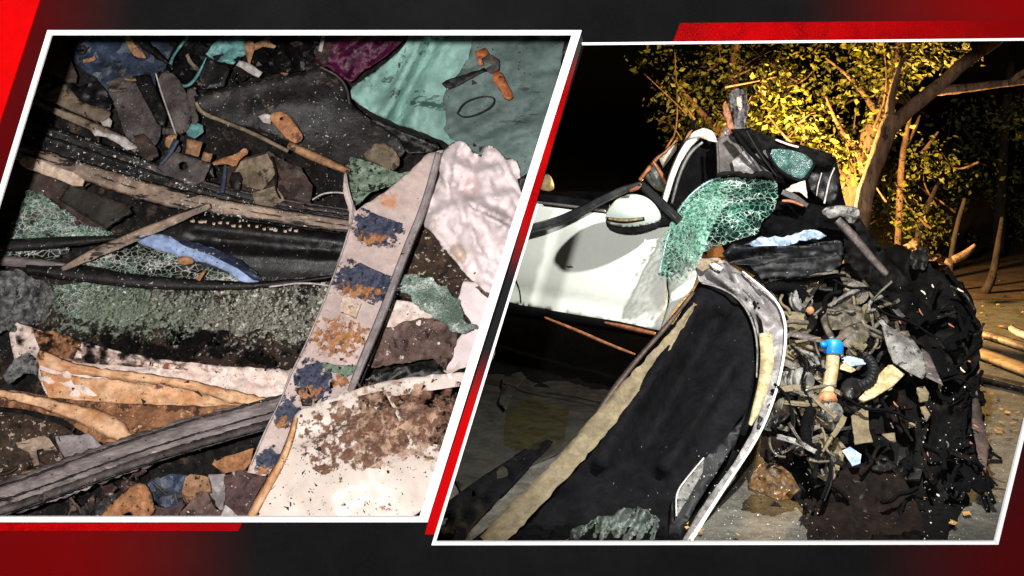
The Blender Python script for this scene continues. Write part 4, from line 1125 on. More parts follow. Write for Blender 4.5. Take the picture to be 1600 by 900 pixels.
# mirror: shell, base and lamp
def my(x, y): return 5.30
mat('mirror_shell', (166, 175, 168), (158, 167, 160), 3, 0.3, b=0.0, coat=0.3, g=0.04)
sh = W('side_mirror', [(945, 344), (947, 332), (956, 318), (968, 308), (984, 303), (1000, 304), (1014, 310), (1026, 322), (1033, 336), (1032, 345), (1018, 350), (998, 354), (975, 355), (954, 352)], 'mirror_shell', base=my,
       rel=[('b', 0.10, 988, 334, 46, 30)], cut=1, res=4, th=0.05, label='white door mirror with black underside')
W('mirror_base', [(945, 340), (954, 350), (976, 354), (1000, 353), (1020, 349), (1034, 343), (1031, 354), (1012, 362), (990, 367), (966, 366), (949, 358)], 'rubber', base=my, parent=sh, rel=[('b', 0.07, 988, 336, 46, 36)], cut=1, res=4, th=0.06)
WR('indicator_lamp', [(950, 342), (974, 346), (1004, 342)], [4, 5.5, 4], 'mirror_indicator', base=on(sh, 0.002), parent=sh, prof=(0, 0.006, 0), th=0.004, step=4)
WR('indicator_rim', [(948, 342), (974, 346.5), (1007, 342)], [6, 8, 6], 'rubber', base=on(sh, 0.001), parent=sh, th=0.003, step=4)
W('mirror_arm', [(1018, 346), (1034, 340), (1046, 342), (1046, 354), (1020, 356)], 'rubber', base=my, o=-0.05, parent=sh, th=0.04)
# pillar and roof
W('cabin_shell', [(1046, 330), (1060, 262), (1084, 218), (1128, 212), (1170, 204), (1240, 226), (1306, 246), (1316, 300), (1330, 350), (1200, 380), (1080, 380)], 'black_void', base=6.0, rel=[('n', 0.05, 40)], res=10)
WR('inner_pillar', [(1120, 222), (1122, 250), (1122, 282)], [4, 5, 4], 'headliner', base=5.4, prof=(0, 0.01, 0))
WR('belt_strap', [(1148, 206), (1166, 232), (1190, 256), (1222, 280)], [9, 8, 6, 5], 'black_void', base=5.3, prof=(0, 0.006, 0))
WR('belt_strap', [(1166, 204), (1184, 236), (1214, 276)], [4, 4, 3], 'rubber', base=5.28, prof=(0, 0.006, 0))
WR('window_pillar', [(1036, 322), (1046, 288), (1058, 254), (1074, 226), (1090, 210), (1106, 206)], [10, 12, 13, 14, 15, 10], 'car_white', base=5.55, prof=(0, 0.02, 0.02, 0), rel=[('n', 0.01, 20)])
W('roof_edge', [(1074, 216), (1084, 206), (1100, 200), (1112, 204), (1122, 222), (1108, 220), (1092, 214)], 'car_white_dirty', base=5.55, o=0.05, rel=[('r', 0.02, 16)], res=6)
WR('pillar_lining', [(1050, 318), (1062, 270), (1078, 238), (1098, 222)], [4, 6, 7, 5], 'inner_grey', base=5.5, prof=(0, 0.012, 0))
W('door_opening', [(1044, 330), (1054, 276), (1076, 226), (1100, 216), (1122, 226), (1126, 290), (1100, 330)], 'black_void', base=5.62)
W('window_sliver', [(1008, 278), (1014, 264), (1024, 254), (1034, 262), (1044, 288), (1042, 304), (1024, 296)], 'pale_crush', base=5.75, rel=[('r', 0.02, 18)])
WR('bent_frame', [(1000, 282), (1014, 262), (1030, 244), (1046, 232), (1058, 216)], [7, 8, 5, 5, 4], 'copper_rod', base=5.7, prof=(0, 0.012, 0), rel=[('n', 0.02, 14)], jag=1)
WR('bent_frame', [(1020, 252), (1032, 270), (1044, 292)], [4, 8, 5], 'copper_rod', base=5.7, o=0.04, prof=(0, 0.01, 0))
W('torn_panel', [(1030, 248), (1046, 232), (1059, 215), (1057, 234), (1046, 250), (1036, 262)], 'car_white_dirty', base=5.75, rel=[('r', 0.02, 14)])
W('hinge_scrap', [(1068, 222), (1076, 206), (1082, 202), (1078, 216), (1074, 226)], 'copper_rod', base=5.6, o=0.04, res=4)
W('black_blade', [(1040, 262), (1056, 236), (1082, 190), (1090, 186), (1080, 212), (1062, 244), (1052, 280)], 'black_void', base=5.9)
W('roof_lining', [(1120, 222), (1140, 210), (1168, 226), (1190, 250), (1212, 274), (1170, 272), (1126, 276), (1122, 250)], 'headliner', base=5.45, rel=[('f', 0.05, 1150, 230, 1190, 270, 8), ('v', 0.05, 26)], smooth=False, res=7)
W('lining_facet', [(1144, 252), (1166, 232), (1182, 258), (1190, 272), (1150, 274)], 'inner_grey', base=5.45, o=0.05, rel=[('v', 0.02, 20)], smooth=False, res=7)
W('lining_facet', [(1180, 240), (1196, 234), (1214, 268), (1206, 276), (1190, 260)], 'headliner', base=5.45, o=0.06, rel=[('v', 0.02, 16)], smooth=False, res=7)
sp = W('torn_roof', [(1144, 202), (1142, 172), (1140, 152), (1143, 140), (1152, 138), (1160, 140), (1167, 148), (1168, 170), (1166, 202)], 'inner_grey', base=5.7, jag=2.2, rel=[('a', 0.05, 88, 60, 8), ('r', 0.02, 10)], res=4, smooth=False)
W('torn_strip', [(1130, 176), (1131, 162), (1134, 158), (1142, 180), (1148, 202), (1140, 206), (1134, 192)], 'copper_rod', base=5.65, rel=[('r', 0.02, 10)], res=4)
sheet('pale_tear', [(1152, 152), (1158, 150), (1160, 168), (1156, 174), (1151, 166)], 'cream_plate', base=on(sp, 0.01), parent=sp, res=4, th=0.004)
W('roof_scrap', [(1128, 206), (1134, 198), (1142, 204), (1140, 216), (1126, 226), (1120, 218)], 'brown_crumple', base=5.5, rel=[('r', 0.02, 10)], res=5)
W('roof_skin', [(1142, 202), (1170, 200), (1200, 212), (1250, 226), (1300, 240), (1304, 256), (1282, 262), (1240, 234), (1206, 232), (1216, 262), (1224, 290), (1206, 268), (1180, 236), (1152, 224)], 'black_tangle', base=5.4,
  rel=[('r', 0.03, 26), ('f', 0.04, 1160, 206, 1220, 280, 7)], res=6)
WR('edge_lit', [(1212, 218), (1232, 226), (1248, 230)], 3, 'cream_plate', base=5.42, o=0.05)
W('rear_glass', [(1200, 234), (1226, 232), (1256, 240), (1272, 252), (1266, 266), (1256, 282), (1234, 276), (1214, 262)], 'teal_pane', base=5.35, rel=[('n', 0.012, 14)], cut=1, res=6)
WR('glass_seal', [(1198, 236), (1212, 262), (1234, 278), (1256, 284), (1268, 266), (1276, 250)], [4, 5, 6, 6, 5, 4], 'black_tangle', base=5.33, prof=(0, 0.012, 0))
W('white_clip', [(1254, 230), (1262, 234), (1276, 232), (1280, 244), (1262, 246), (1256, 240)], 'white_label', base=5.5, jag=1.5, res=4)
W('seat_back', [(1262, 252), (1296, 244), (1308, 252), (1314, 280), (1304, 322), (1284, 314), (1268, 300), (1260, 276)], 'black_plastic', base=5.5, rel=[('f', 0.04, 1270, 250, 1300, 256, 8), ('a', 0.02, 80, 60, 12)], cut=1, res=6)
WR('seat_piping', [(1304, 262), (1296, 280), (1292, 300), (1288, 318)], [3, 3, 4, 4], 'white_label', base=5.42, prof=(0, 0.006, 0))
WR('seat_piping', [(1284, 270), (1278, 290), (1276, 306)], 2.5, 'white_label', base=5.42, prof=(0, 0.006, 0))
W('copper_flap', [(1224, 298), (1240, 288), (1258, 282), (1262, 310), (1250, 300), (1236, 300)], 'cream_plate', base=5.3, rel=[('r', 0.02, 12)], res=5)
WR('pipe_pair', [(1222, 300), (1240, 308), (1262, 322)], [10, 12, 8], 'seal_grey', base=5.25, prof=(0, 0.02, 0.006, 0.02, 0))
WR('pipe_pair', [(1222, 314), (1236, 314), (1256, 322)], [5, 6, 5], 'copper_rod', base=5.22, prof=(0, 0.01, 0))
# windscreen
crazed_mat('screen_craze', (14, 34, 29), (96, 156, 134), (196, 226, 212), 34, 0.40, 0.48, 0.0, (1, 1, 1.45), 14)
film('screen_powder', (150, 196, 176), (96, 148, 126), 60, 0.58, 0.22, soft=0.08, b=0.8)
ws = sheet('windscreen', [(1100, 286, 5.38), (1124, 277, 5.42), (1160, 278, 5.4), (1214, 282, 5.35), (1217, 306, 5.3), (1212, 326, 5.25), (1196, 344, 5.2), (1182, 366, 5.1), (1150, 376, 5.1), (1128, 384, 5.1), (1100, 394, 5.1), (1082, 412, 5.12), (1066, 434, 5.16),
     (1056, 424, 5.2), (1046, 432, 5.2), (1029, 430, 5.22), (1036, 396, 5.26), (1045, 364, 5.3), (1058, 332, 5.34), (1076, 306, 5.38)], 'screen_craze', o=0.02, res=5, jag=1.2, th=0.005,
     rel=[('n', 0.025, 50), ('b', 0.08, 1130, 330, 70, 50), ('v', 0.006, 11)], parent=car)
sheet('crushed_rim', [(1024, 440), (1030, 380), (1064, 318), (1110, 278), (1150, 290), (1110, 360), (1090, 420), (1060, 440)], 'screen_powder', base=on(ws, 0.006), parent=ws, res=6, th=0.001)
WR('glass_edge', [(1030, 428), (1036, 396), (1045, 364), (1058, 332), (1076, 306), (1102, 285), (1126, 277)], 2.0, 'ice_plastic', base=on(ws, 0.004), parent=ws, th=0.004)
WR('screen_rim', [(1120, 274), (1150, 270), (1168, 276), (1190, 270), (1216, 278)], [6, 9, 7, 9, 6], 'black_tangle', base=5.3, rel=[('r', 0.02, 10)], jag=1.5)
# dash and scuttle
W('dashboard', [(1126, 380), (1180, 366), (1200, 340), (1214, 320), (1224, 296), (1262, 316), (1312, 330), (1330, 360), (1322, 400), (1310, 420), (1240, 432), (1180, 430), (1140, 408)], 'black_void', base=5.3, rel=[('a', 0.06, 10, 90, 26), ('r', 0.05, 50)], res=6)
W('glass_shelf', [(1160, 382), (1190, 370), (1226, 370), (1256, 360), (1278, 360), (1292, 370), (1240, 380), (1200, 390), (1180, 388)], 'ice_plastic', base=5.18, rel=[('r', 0.02, 16)], jag=2, res=5)
W('wiper_cowl', [(1128, 396), (1146, 380), (1172, 386), (1250, 384), (1318, 374), (1318, 398), (1250, 410), (1180, 414), (1140, 412)], 'rubber', base=5.08, rel=[('a', 0.04, -6, 120, 14), ('b', 0.04, 1150, 396, 18, 14)], res=5)
W('cowl_panel', [(1170, 414), (1250, 404), (1314, 398), (1316, 412), (1300, 424), (1240, 434), (1190, 436)], 'rubber', base=5.02, rel=[('a', 0.03, -6, 140, 16)], res=5, jag=1)
W('hood_corner', [(1280, 332), (1296, 322), (1320, 320), (1342, 324), (1344, 340), (1330, 352), (1316, 336), (1300, 344)], 'dull_metal', base=5.1, rel=[('r', 0.02, 18), ('b', 0.03, 1320, 332, 20, 12)], res=5, cut=1)
WR('bent_strut', [(1308, 344), (1330, 366), (1356, 398), (1386, 430)], [14, 16, 15, 12], 'grey_plate', base=5.0, prof=(0, 0.02, 0.02, 0))
WR('bent_strut', [(1394, 440), (1376, 456), (1362, 470)], [6, 5, 4], 'tan_grey', base=4.95, prof=(0, 0.012, 0))
W('dark_bulkhead', [(1318, 350), (1344, 342), (1380, 390), (1420, 440), (1440, 480), (1380, 470), (1320, 430)], 'black_tangle', base=5.25, rel=[('r', 0.06, 30)], res=7)

# black torn mass of the engine bay
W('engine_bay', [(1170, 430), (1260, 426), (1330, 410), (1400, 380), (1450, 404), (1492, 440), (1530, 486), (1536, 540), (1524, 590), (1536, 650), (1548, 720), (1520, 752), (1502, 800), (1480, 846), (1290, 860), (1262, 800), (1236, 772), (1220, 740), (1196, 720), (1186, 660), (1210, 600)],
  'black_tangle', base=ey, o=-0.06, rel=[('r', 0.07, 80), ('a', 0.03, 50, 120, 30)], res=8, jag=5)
rng = random.Random(11)
def clutter(n, box, mats, kinds, o, size):
    for i in range(n):
        x = rng.uniform(box[0], box[1]); y = rng.uniform(box[2], box[3])
        if not inside((x, y), box[4]): continue
        k = rng.choice(kinds)
        m_ = rng.choice(mats)
        s = rng.uniform(*size)
        oo = o + rng.uniform(-0.02, 0.09)
        if k == 'hose':
            a = rng.uniform(0, 6.28)
            p = [(x, y)]
            for q in range(4):
                a += rng.uniform(-0.9, 0.9)
                p.append((p[-1][0] + math.cos(a) * s * 0.7, p[-1][1] + math.sin(a) * s * 0.55))
            tube3('hose', [P(u, v, min(ey(u, v) - oo - rng.uniform(0, .05), gy(u, v))) for u, v in p], rng.uniform(0.004, 0.013), m_, car, 6)
        elif k == 'strut':
            a = rng.uniform(0, 3.14); l_ = s * rng.uniform(1.5, 3.0)
            p = [(x - math.cos(a) * l_ / 2, y - math.sin(a) * l_ / 2), (x + rng.uniform(-6, 6), y + rng.uniform(-6, 6)), (x + math.cos(a) * l_ / 2, y + math.sin(a) * l_ / 2)]
            WR('strut', p, [rng.uniform(3, 9) for _ in range(3)], m_, base=ey, o=oo + 0.02, prof=rng.choice([(0, 0.016, 0), (0, 0.016, 0.003, 0.016, 0), (0.012, 0, 0.012)]), rel=[('n', 0.02, 30)], jag=0.8, clamp=gy, step=6)
        elif k == 'bracket':
            a = rng.uniform(0, 3.14)
            ca, sa = math.cos(a), math.sin(a)
            pts = [(x + ca * u * s - sa * v * s, y + sa * u * s * .8 + ca * v * s * .8) for u, v in ((-1, -.25), (.2, -.35), (.35, -.9), (.9, -.8), (1, .1), (.3, .35), (-.9, .3))]
            W('bracket', pts, m_, base=ey, o=oo, rel=[('v', 0.03, 14), ('f', 0.02, x - ca * s, y - sa * s, x + ca * s, y + sa * s, s * .25)], res=max(4, s * .35), th=0.01, smooth=False)
        else:
            nn = rng.randint(5, 7)
            ph = rng.uniform(0, 6.28); el = rng.uniform(0.45, 1.0); ro = rng.uniform(0, 3.14)
            pts = []
            for q in range(nn):
                t = 2 * math.pi * q / nn
                r_ = s * rng.uniform(.6, 1.15)
                u, v = math.cos(t) * r_, math.sin(t) * r_ * el
                pts.append((x + u * math.cos(ro) - v * math.sin(ro), y + u * math.sin(ro) + v * math.cos(ro)))
            W('metal_plate', pts, m_, base=ey, o=oo, rel=[('r', 0.05, 22), ('a', 0.03, rng.uniform(0, 180), 40, 9)], res=max(3.5, s * .2), th=0.006, jag=1.5, smooth=rng.random() < 0.7)
upper = [(1186, 440), (1310, 424), (1340, 440), (1420, 500), (1400, 540), (1340, 560), (1300, 620), (1330, 700), (1290, 740), (1220, 700), (1196, 690), (1222, 600), (1230, 500)]
lower = [(1240, 560), (1400, 470), (1520, 500), (1530, 640), (1530, 740), (1480, 830), (1300, 840), (1240, 760)]
fringe = [(1400, 385), (1460, 400), (1530, 480), (1530, 580), (1480, 520), (1420, 450)]
clutter(70, (1180, 1430, 424, 740, upper), ['tan_grey', 'tan_grey', 'charcoal', 'tan_edge'], ['metal_plate', 'strut', 'bracket'], 0.0, (16, 34))
clutter(150, (1180, 1430, 424, 740, upper), ['tan_grey', 'tan_grey', 'tan_edge', 'black_void', 'charcoal', 'dull_metal'], ['hose', 'hose', 'strut', 'strut', 'strut', 'bracket'], 0.06, (12, 24))
clutter(80, (1230, 1540, 470, 840, lower), ['black_void', 'black_void', 'charcoal', 'rust_sheet'], ['metal_plate', 'hose', 'strut', 'strut', 'bracket'], 0.0, (14, 34))
clutter(34, (1400, 1540, 380, 590, fringe), ['black_void', 'charcoal'], ['metal_plate', 'strut', 'hose'], 0.0, (10, 26))
# machined pieces that can still be recognised
def lathe(name, x, y, o, prof, m, axis=(0.35, -0.85, 0.4), seg=20):
    """A turned part: prof is a list of (along, radius) in metres."""
    d = Vector(axis).normalized()
    u = d.cross(Vector((0, 0, 1))).normalized(); v = d.cross(u)
    c = P(x, y, min(ey(x, y) - o, gy(x, y) - 0.03))
    vs_, fs_ = [], []
    for t, rad in prof:
        for k in range(seg):
            a_ = 2 * math.pi * k / seg
            vs_.append(c + d * t + (u * math.cos(a_) + v * math.sin(a_)) * rad)
    for i in range(len(prof) - 1):
        for k in range(seg):
            p0, p1 = i * seg + k, i * seg + (k + 1) % seg
            fs_.append([p0, p1, p1 + seg, p0 + seg])
    fs_.append([(len(prof) - 1) * seg + k for k in range(seg)])
    return link_mesh(name, vs_, fs_, m, car, True, bevel=0.002)
PUL = [(-.02, .02), (-.02, .055), (-.012, .055), (-.006, .046), (0, .046), (.006, .055), (.014, .055), (.014, .022), (.022, .02), (.022, .0)]
lathe('pulley', 1252, 470, 0.10, PUL, 'dull_metal')
lathe('pulley', 1338, 458, 0.08, PUL, 'tan_grey', (-0.2, -0.9, 0.3))
lathe('pulley', 1300, 650, 0.08, PUL, 'dull_metal', (0.5, -0.8, 0.1))
lathe('alternator', 1248, 596, 0.05, [(-.06, .04), (-.05, .055), (-.03, .055), (-.028, .048), (-.02, .048), (-.018, .055), (0, .055), (.002, .048), (.01, .048), (.012, .055), (.03, .055), (.04, .035), (.06, .03), (.06, 0)], 'dull_metal', (0.6, -0.7, 0.3))
lathe('filter_can', 1222, 640, 0.06, [(-.05, .03), (-.05, .036), (.03, .036), (.04, .03), (.045, .012), (.06, .012), (.06, 0)], 'tan_grey', (0.3, -0.6, 0.7))
def ribbed(name, path, r0, m):
    pts = resample([tuple(q) for q in chaikin(path, 2, False)], 3.2, False)
    tube3(name, [P(x, y, min(ey(x, y) - 0.13, gy(x, y))) for x, y in pts], [r0 * (1.18 if i % 2 else 0.9) for i in range(len(pts))], m, car, 10)
ribbed('ribbed_hose', [(1196, 452), (1220, 446), (1246, 452), (1262, 470)], 0.026, 'black_void')
ribbed('ribbed_hose', [(1352, 556), (1366, 572), (1362, 596), (1340, 606)], 0.022, 'rubber')
ribbed('ribbed_hose', [(1268, 640), (1256, 668), (1262, 700), (1282, 726)], 0.020, 'black_void')
for pth in ([(1188, 456), (1216, 436), (1258, 440), (1300, 428), (1322, 430)], [(1236, 540), (1262, 566), (1250, 600), (1272, 636), (1262, 690)], [(1300, 436), (1330, 452), (1362, 448), (1396, 470)],
            [(1320, 620), (1352, 640), (1390, 640), (1430, 660)], [(1210, 600), (1232, 620), (1240, 660), (1226, 700)], [(1290, 700), (1300, 740), (1284, 780)], [(1360, 470), (1384, 492), (1420, 500), (1462, 528)]):
    tube3('wiring', [P(x, y, min(ey(x, y) - 0.15, gy(x, y))) for x, y in pth], 0.006, 'black_void', car, 6)
    tube3('wiring', [P(x + 4, y + 3, min(ey(x, y) - 0.14, gy(x, y))) for x, y in pth], 0.004, 'rubber', car, 6)
for x0, y0, x1, y1 in ((1200, 436, 1310, 424), (1190, 560, 1250, 574)):
    WR('folded_flange', [(x0, y0), ((x0 + x1) / 2, (y0 + y1) / 2 - 5), (x1, y1)], [10, 14, 9], 'tan_grey', base=ey, o=0.10, prof=(0, 0.02, 0.004, 0.016), rel=[('r', 0.02, 14)], jag=1.5)
for i in range(22):  # short pale strips painted in as glints within the black mass
    x, y = rng.uniform(1390, 1530), rng.uniform(430, 780)
    a_ = rng.uniform(0.5, 1.4); l_ = rng.uniform(4, 13)
    WR('painted_glint', [(x, y), (x + math.cos(a_) * l_ * .5 + rng.uniform(-2, 2), y + math.sin(a_) * l_ * .5), (x + math.cos(a_) * l_, y + math.sin(a_) * l_)], [1, 2.4, 1], rng.choice(['cream_plate', 'dull_metal', 'copper_rod']), base=ey, o=0.13, step=3)
# cables hanging at the outer fringe
for i in range(9):
    x = rng.uniform(1500, 1545); y = rng.uniform(560, 740)
    p = [(x, y)]
    a = rng.uniform(0.6, 1.9)
    for q in range(4):
        a += rng.uniform(-.7, .7)
        p.append((p[-1][0] + math.cos(a) * 16, p[-1][1] + abs(math.sin(a)) * 22))
    tube3('cable', [P(u, v, min(ey(u, v) - 0.02, gy(u, v))) for u, v in p], rng.uniform(0.004, 0.010), 'black_void', car, 6)
# recognisable engine-bay pieces
W('oil_cover', [(1282, 486), (1320, 470), (1346, 480), (1350, 504), (1320, 516), (1296, 512)], 'tan_grey', base=ey, o=0.10, rel=[('v', 0.04, 18), ('b', 0.04, 1316, 492, 22, 16)], res=5)
W('gearbox_casing', [(1314, 512), (1352, 500), (1362, 520), (1350, 540), (1320, 544), (1308, 530)], 'tan_grey', base=ey, o=0.13, rel=[('b', 0.05, 1336, 522, 20, 14)], res=5, cut=1)
WR('intake_hose', [(1286, 490), (1290, 510), (1302, 534), (1312, 548)], [14, 13, 12, 10], 'tan_grey', base=ey, o=0.13, prof=(0, 0.02, 0.026, 0.02, 0))
WR('dark_lever', [(1232, 520), (1262, 526), (1296, 536)], [9, 11, 5], 'grey_plate', base=ey, o=0.16, prof=(0, 0.012, 0.004))
W('tan_flap', [(1224, 486), (1256, 488), (1264, 502), (1258, 520), (1232, 516), (1222, 500)], 'tan_edge', base=ey, o=0.09, rel=[('n', 0.02, 20)], res=6)
W('tan_flap', [(1228, 530), (1256, 532), (1262, 552), (1240, 562), (1224, 556)], 'tan_edge', base=ey, o=0.08, rel=[('n', 0.02, 20)], res=6)
tube('orange_cap', [(1266, 488, 4.9), (1266, 484, 4.88)], [0.016, 0.017], 'rust_orange', parent=car)
rs = tube('reservoir_neck', [(1302, 552, 4.62), (1300, 572, 4.60), (1297, 596, 4.57), (1290, 622, 4.52)], [0.027, 0.028, 0.028, 0.026], 'cream_plastic', parent=car, seg=14)
cpm = tube('cap', [(1302, 534, 4.635), (1302, 538, 4.63), (1302, 546, 4.625), (1302, 553, 4.62)], [0.036, 0.042, 0.042, 0.038], 'cap_blue', parent=rs, seg=16)
tube('cap_tab', [(1290, 540, 4.60), (1283, 538, 4.59)], [0.014, 0.010], 'cap_blue', parent=rs, seg=8)
tube('neck_base', [(1290, 618, 4.50), (1294, 630, 4.47)], [0.036, 0.042], 'rust_orange', parent=rs, seg=10, rough=0.15)
W('blue_scrap', [(1308, 560), (1326, 556), (1352, 562), (1358, 568), (1330, 572)], 'ice_plastic', base=ey, o=0.12, res=5)
W('cream_wedge', [(1310, 566), (1322, 566), (1338, 578), (1330, 582), (1312, 576)], 'cream_plastic', base=ey, o=0.12, res=5)
bk = W('cream_bracket', [(1342, 622), (1352, 612), (1372, 590), (1388, 570), (1396, 570), (1414, 584), (1396, 602), (1366, 620), (1350, 626)], 'cream_plastic', base=ey, o=0.13, th=0.012, res=5, rel=[('f', -0.02, 1356, 612, 1392, 578, 5)])
W('dark_knob', [(1312, 606), (1320, 592), (1338, 590), (1348, 604), (1342, 622), (1322, 624)], 'black_plastic', base=ey, o=0.12, rel=[('b', 0.04, 1330, 606, 14, 14)], cut=1, res=5)
hp_ = W('lamp_shell', [(1378, 512), (1384, 508), (1402, 516), (1428, 532), (1442, 552), (1448, 580), (1442, 592), (1424, 584), (1396, 566), (1388, 548)], 'dull_metal', base=ey, o=0.16, rel=[('f', 0.03, 1380, 510, 1444, 588, 14), ('v', 0.02, 18)], res=5)
W('lamp_fin', [(1440, 544), (1452, 552), (1464, 580), (1474, 602), (1458, 594), (1446, 588)], 'grey_plate', base=ey, o=0.15, res=5)
W('tan_sheet', [(1262, 690), (1284, 676), (1308, 682), (1322, 700), (1312, 730), (1298, 758), (1276, 742), (1262, 716)], 'tan_edge', base=ey, o=0.08, rel=[('a', 0.05, 70, 60, 12), ('v', 0.03, 16)], res=5, smooth=False)
W('tan_sheet', [(1330, 650), (1356, 632), (1358, 672), (1364, 690), (1336, 694)], 'tan_edge', base=ey, o=0.07, rel=[('v', 0.03, 16)], res=5, smooth=False)
W('blue_scrap', [(1316, 704), (1328, 698), (1346, 710), (1344, 724), (1332, 728)], 'ice_plastic', base=ey, o=0.11, rel=[('v', 0.02, 10)], res=4, smooth=False)
for pts in ([(1432, 606), (1444, 602), (1452, 614), (1450, 626), (1438, 628)], [(1438, 636), (1446, 634), (1454, 648), (1448, 658)], [(1420, 660), (1432, 658), (1430, 666), (1420, 668)],
            [(1378, 678), (1398, 676), (1400, 690), (1390, 688)], [(1466, 600), (1472, 598), (1470, 612)]):
    W('pale_chip', pts, 'tan_edge', base=ey, o=0.10, res=4, th=0.006)
W('bumper_skin', [(1262, 850), (1264, 812), (1282, 776), (1310, 736), (1352, 728), (1398, 722), (1420, 760), (1440, 800), (1446, 850)], 'rust_sheet', base=ey, o=0.06, rel=[('n', 0.04, 50), ('r', 0.02, 30)], res=7, jag=1.5)
W('amber_housing', [(1176, 740), (1190, 722), (1216, 724), (1236, 740), (1250, 764), (1236, 778), (1216, 782), (1190, 770), (1170, 762)], 'amber_plastic', base=ey, o=0.03, rel=[('v', 0.04, 22), ('r', 0.02, 18)], res=5, smooth=False)
W('brown_housing', [(1190, 680), (1214, 640), (1226, 648), (1232, 690), (1240, 720), (1212, 724), (1186, 712)], 'rust_sheet', base=ey, o=0.03, rel=[('v', 0.05, 20)], res=6, smooth=False)
W('hanging_flap', [(1520, 620), (1526, 610), (1534, 640), (1546, 700), (1540, 740), (1530, 720), (1518, 660)], 'brown_panel', base=ey, o=0.08, res=6, rel=[('r', 0.02, 18)])

# torn front wing with its liner, bent down to the road
def fy(x, y): return 5.05 - (y - 420) / 430.0 * 1.12
wingc = W('front_wing', [(1086, 414), (1096, 404), (1122, 402), (1150, 420), (1180, 440), (1212, 466), (1226, 488), (1230, 520), (1224, 570), (1210, 624), (1190, 676), (1160, 724), (1120, 778), (1076, 850), (1062, 850),
    (1106, 778), (1146, 724), (1174, 676), (1186, 640), (1190, 590), (1188, 540), (1178, 500), (1160, 474), (1138, 456), (1114, 446), (1092, 438)], 'inner_grey', base=fy, o=0.03,
    rel=[('f', 0.04, 1110, 420, 1200, 500, 8), ('f', -0.04, 1100, 434, 1176, 478, 6), ('f', -0.04, 1128, 408, 1142, 444, 4), ('f', 0.04, 1148, 430, 1170, 462, 5), ('f', -0.03, 1176, 446, 1200, 486, 4), ('n', 0.012, 24), ('v', 0.03, 26)], res=4, th=0.008)
for cr in ([(1112, 416), (1136, 426), (1150, 442)], [(1142, 424), (1160, 430), (1176, 446)], [(1160, 452), (1174, 462), (1184, 480)]):
    ribbon('crease_shading', cr, [1.5, 4, 1.5], 'grey_plate', base=on(wingc, 0.003), parent=wingc, th=0.002, step=4, prof=(0, -0.004, 0))  # darker ribbons paint shade along the folds of the wing
WR('inner_flange', [(1096, 442), (1128, 450), (1156, 468), (1176, 500), (1184, 540), (1182, 590)], [3, 4, 4, 4, 4, 3], 'dull_metal', base=fy, o=0.09, prof=(0, 0.008, 0))
WR('outer_lip', [(1160, 424), (1208, 462), (1227, 496), (1228, 540), (1216, 604), (1190, 676), (1140, 750), (1074, 850)], [3, 4, 5, 5, 5, 5, 6, 8], 'car_white', base=fy, o=0.06, prof=(0, 0.008, 0), clamp=gy)
WR('cream_band', [(1196, 520), (1200, 560), (1194, 600), (1182, 640), (1172, 664)], [20, 22, 18, 14, 6], 'cream_plastic', base=fy, o=0.055, prof=(0, 0.006, 0))
WR('dark_gap', [(1178, 470), (1188, 500), (1192, 540), (1188, 590), (1176, 640), (1160, 680)], [3, 6, 7, 7, 8, 10], 'black_void', base=fy, o=0.05)
W('cap_scrap', [(1088, 418), (1098, 406), (1122, 402), (1132, 410), (1116, 414), (1098, 424)], 'olive_plate', base=fy, o=0.07, res=5)
sheet('clip', [(1108, 412), (1118, 411), (1130, 418), (1126, 423), (1114, 418)], 'white_label', base=fy, o=0.09, parent=wingc, res=5, th=0.008)
for hx, hy_ in ((1178, 474), (1184, 474), (1179, 481), (1186, 481)):
    sheet('rivet_hole', [(hx - 1.6, hy_ - 1.6), (hx + 1.6, hy_ - 1.6), (hx + 1.6, hy_ + 1.6), (hx - 1.6, hy_ + 1.6)], 'black_void', base=on(wingc, 0.004), parent=wingc, res=4, th=0.003)
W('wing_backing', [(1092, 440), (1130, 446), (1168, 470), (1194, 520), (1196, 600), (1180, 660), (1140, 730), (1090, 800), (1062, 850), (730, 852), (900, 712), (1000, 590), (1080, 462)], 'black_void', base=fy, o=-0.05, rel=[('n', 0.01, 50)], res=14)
lin_ = W('wheel_liner', [(1094, 448), (1120, 450), (1146, 464), (1166, 490), (1178, 530), (1178, 580), (1168, 636), (1140, 676), (1104, 712), (1070, 752), (1052, 790), (1046, 850), (730, 850), (760, 826), (820, 780), (890, 716), (960, 640), (1010, 570), (1052, 506), (1084, 462)],
    'liner', base=fy, o=0.05, rel=[('f', 0.09, 1090, 470, 940, 720, 16), ('f', -0.08, 1120, 500, 1000, 720, 16), ('f', 0.08, 1150, 560, 1040, 730, 14), ('f', 0.05, 1040, 560, 880, 760, 14), ('a', 0.022, 125, 320, 60), ('n', 0.03, 90)], res=8, clamp=gy)
WR('tan_edging', [(1086, 474), (1050, 526), (1010, 578), (968, 626), (920, 684), (868, 742), (810, 800), (762, 850)], [4, 14, 24, 32, 34, 30, 38, 34], 'tan_edge', base=fy, o=0.15, prof=(0.012, 0.0, 0.0, 0.002, 0.01), rel=[('n', 0.02, 60), ('a', 0.012, 130, 120, 16)], jag=1.8, th=0.002, clamp=gy)
WR('outer_flange', [(1084, 456), (1040, 512), (1000, 556), (960, 606), (930, 650), (900, 690)], [6, 8, 8, 10, 8, 4], 'brown_panel', base=fy, o=0.09, prof=(0, 0.01, 0))
W('inner_fold', [(1088, 452), (1080, 470), (1046, 520), (1008, 566), (970, 612), (940, 660), (966, 640), (1000, 596), (1040, 540), (1082, 486)], 'black_void', base=fy, o=0.07)
W('pale_crush', [(880, 850), (900, 826), (940, 808), (980, 796), (1012, 796), (1028, 812), (1024, 850)], 'pale_crush', base=fy, o=0.10, rel=[('a', 0.09, 125, 120, 14)], res=4, jag=3, clamp=gy)
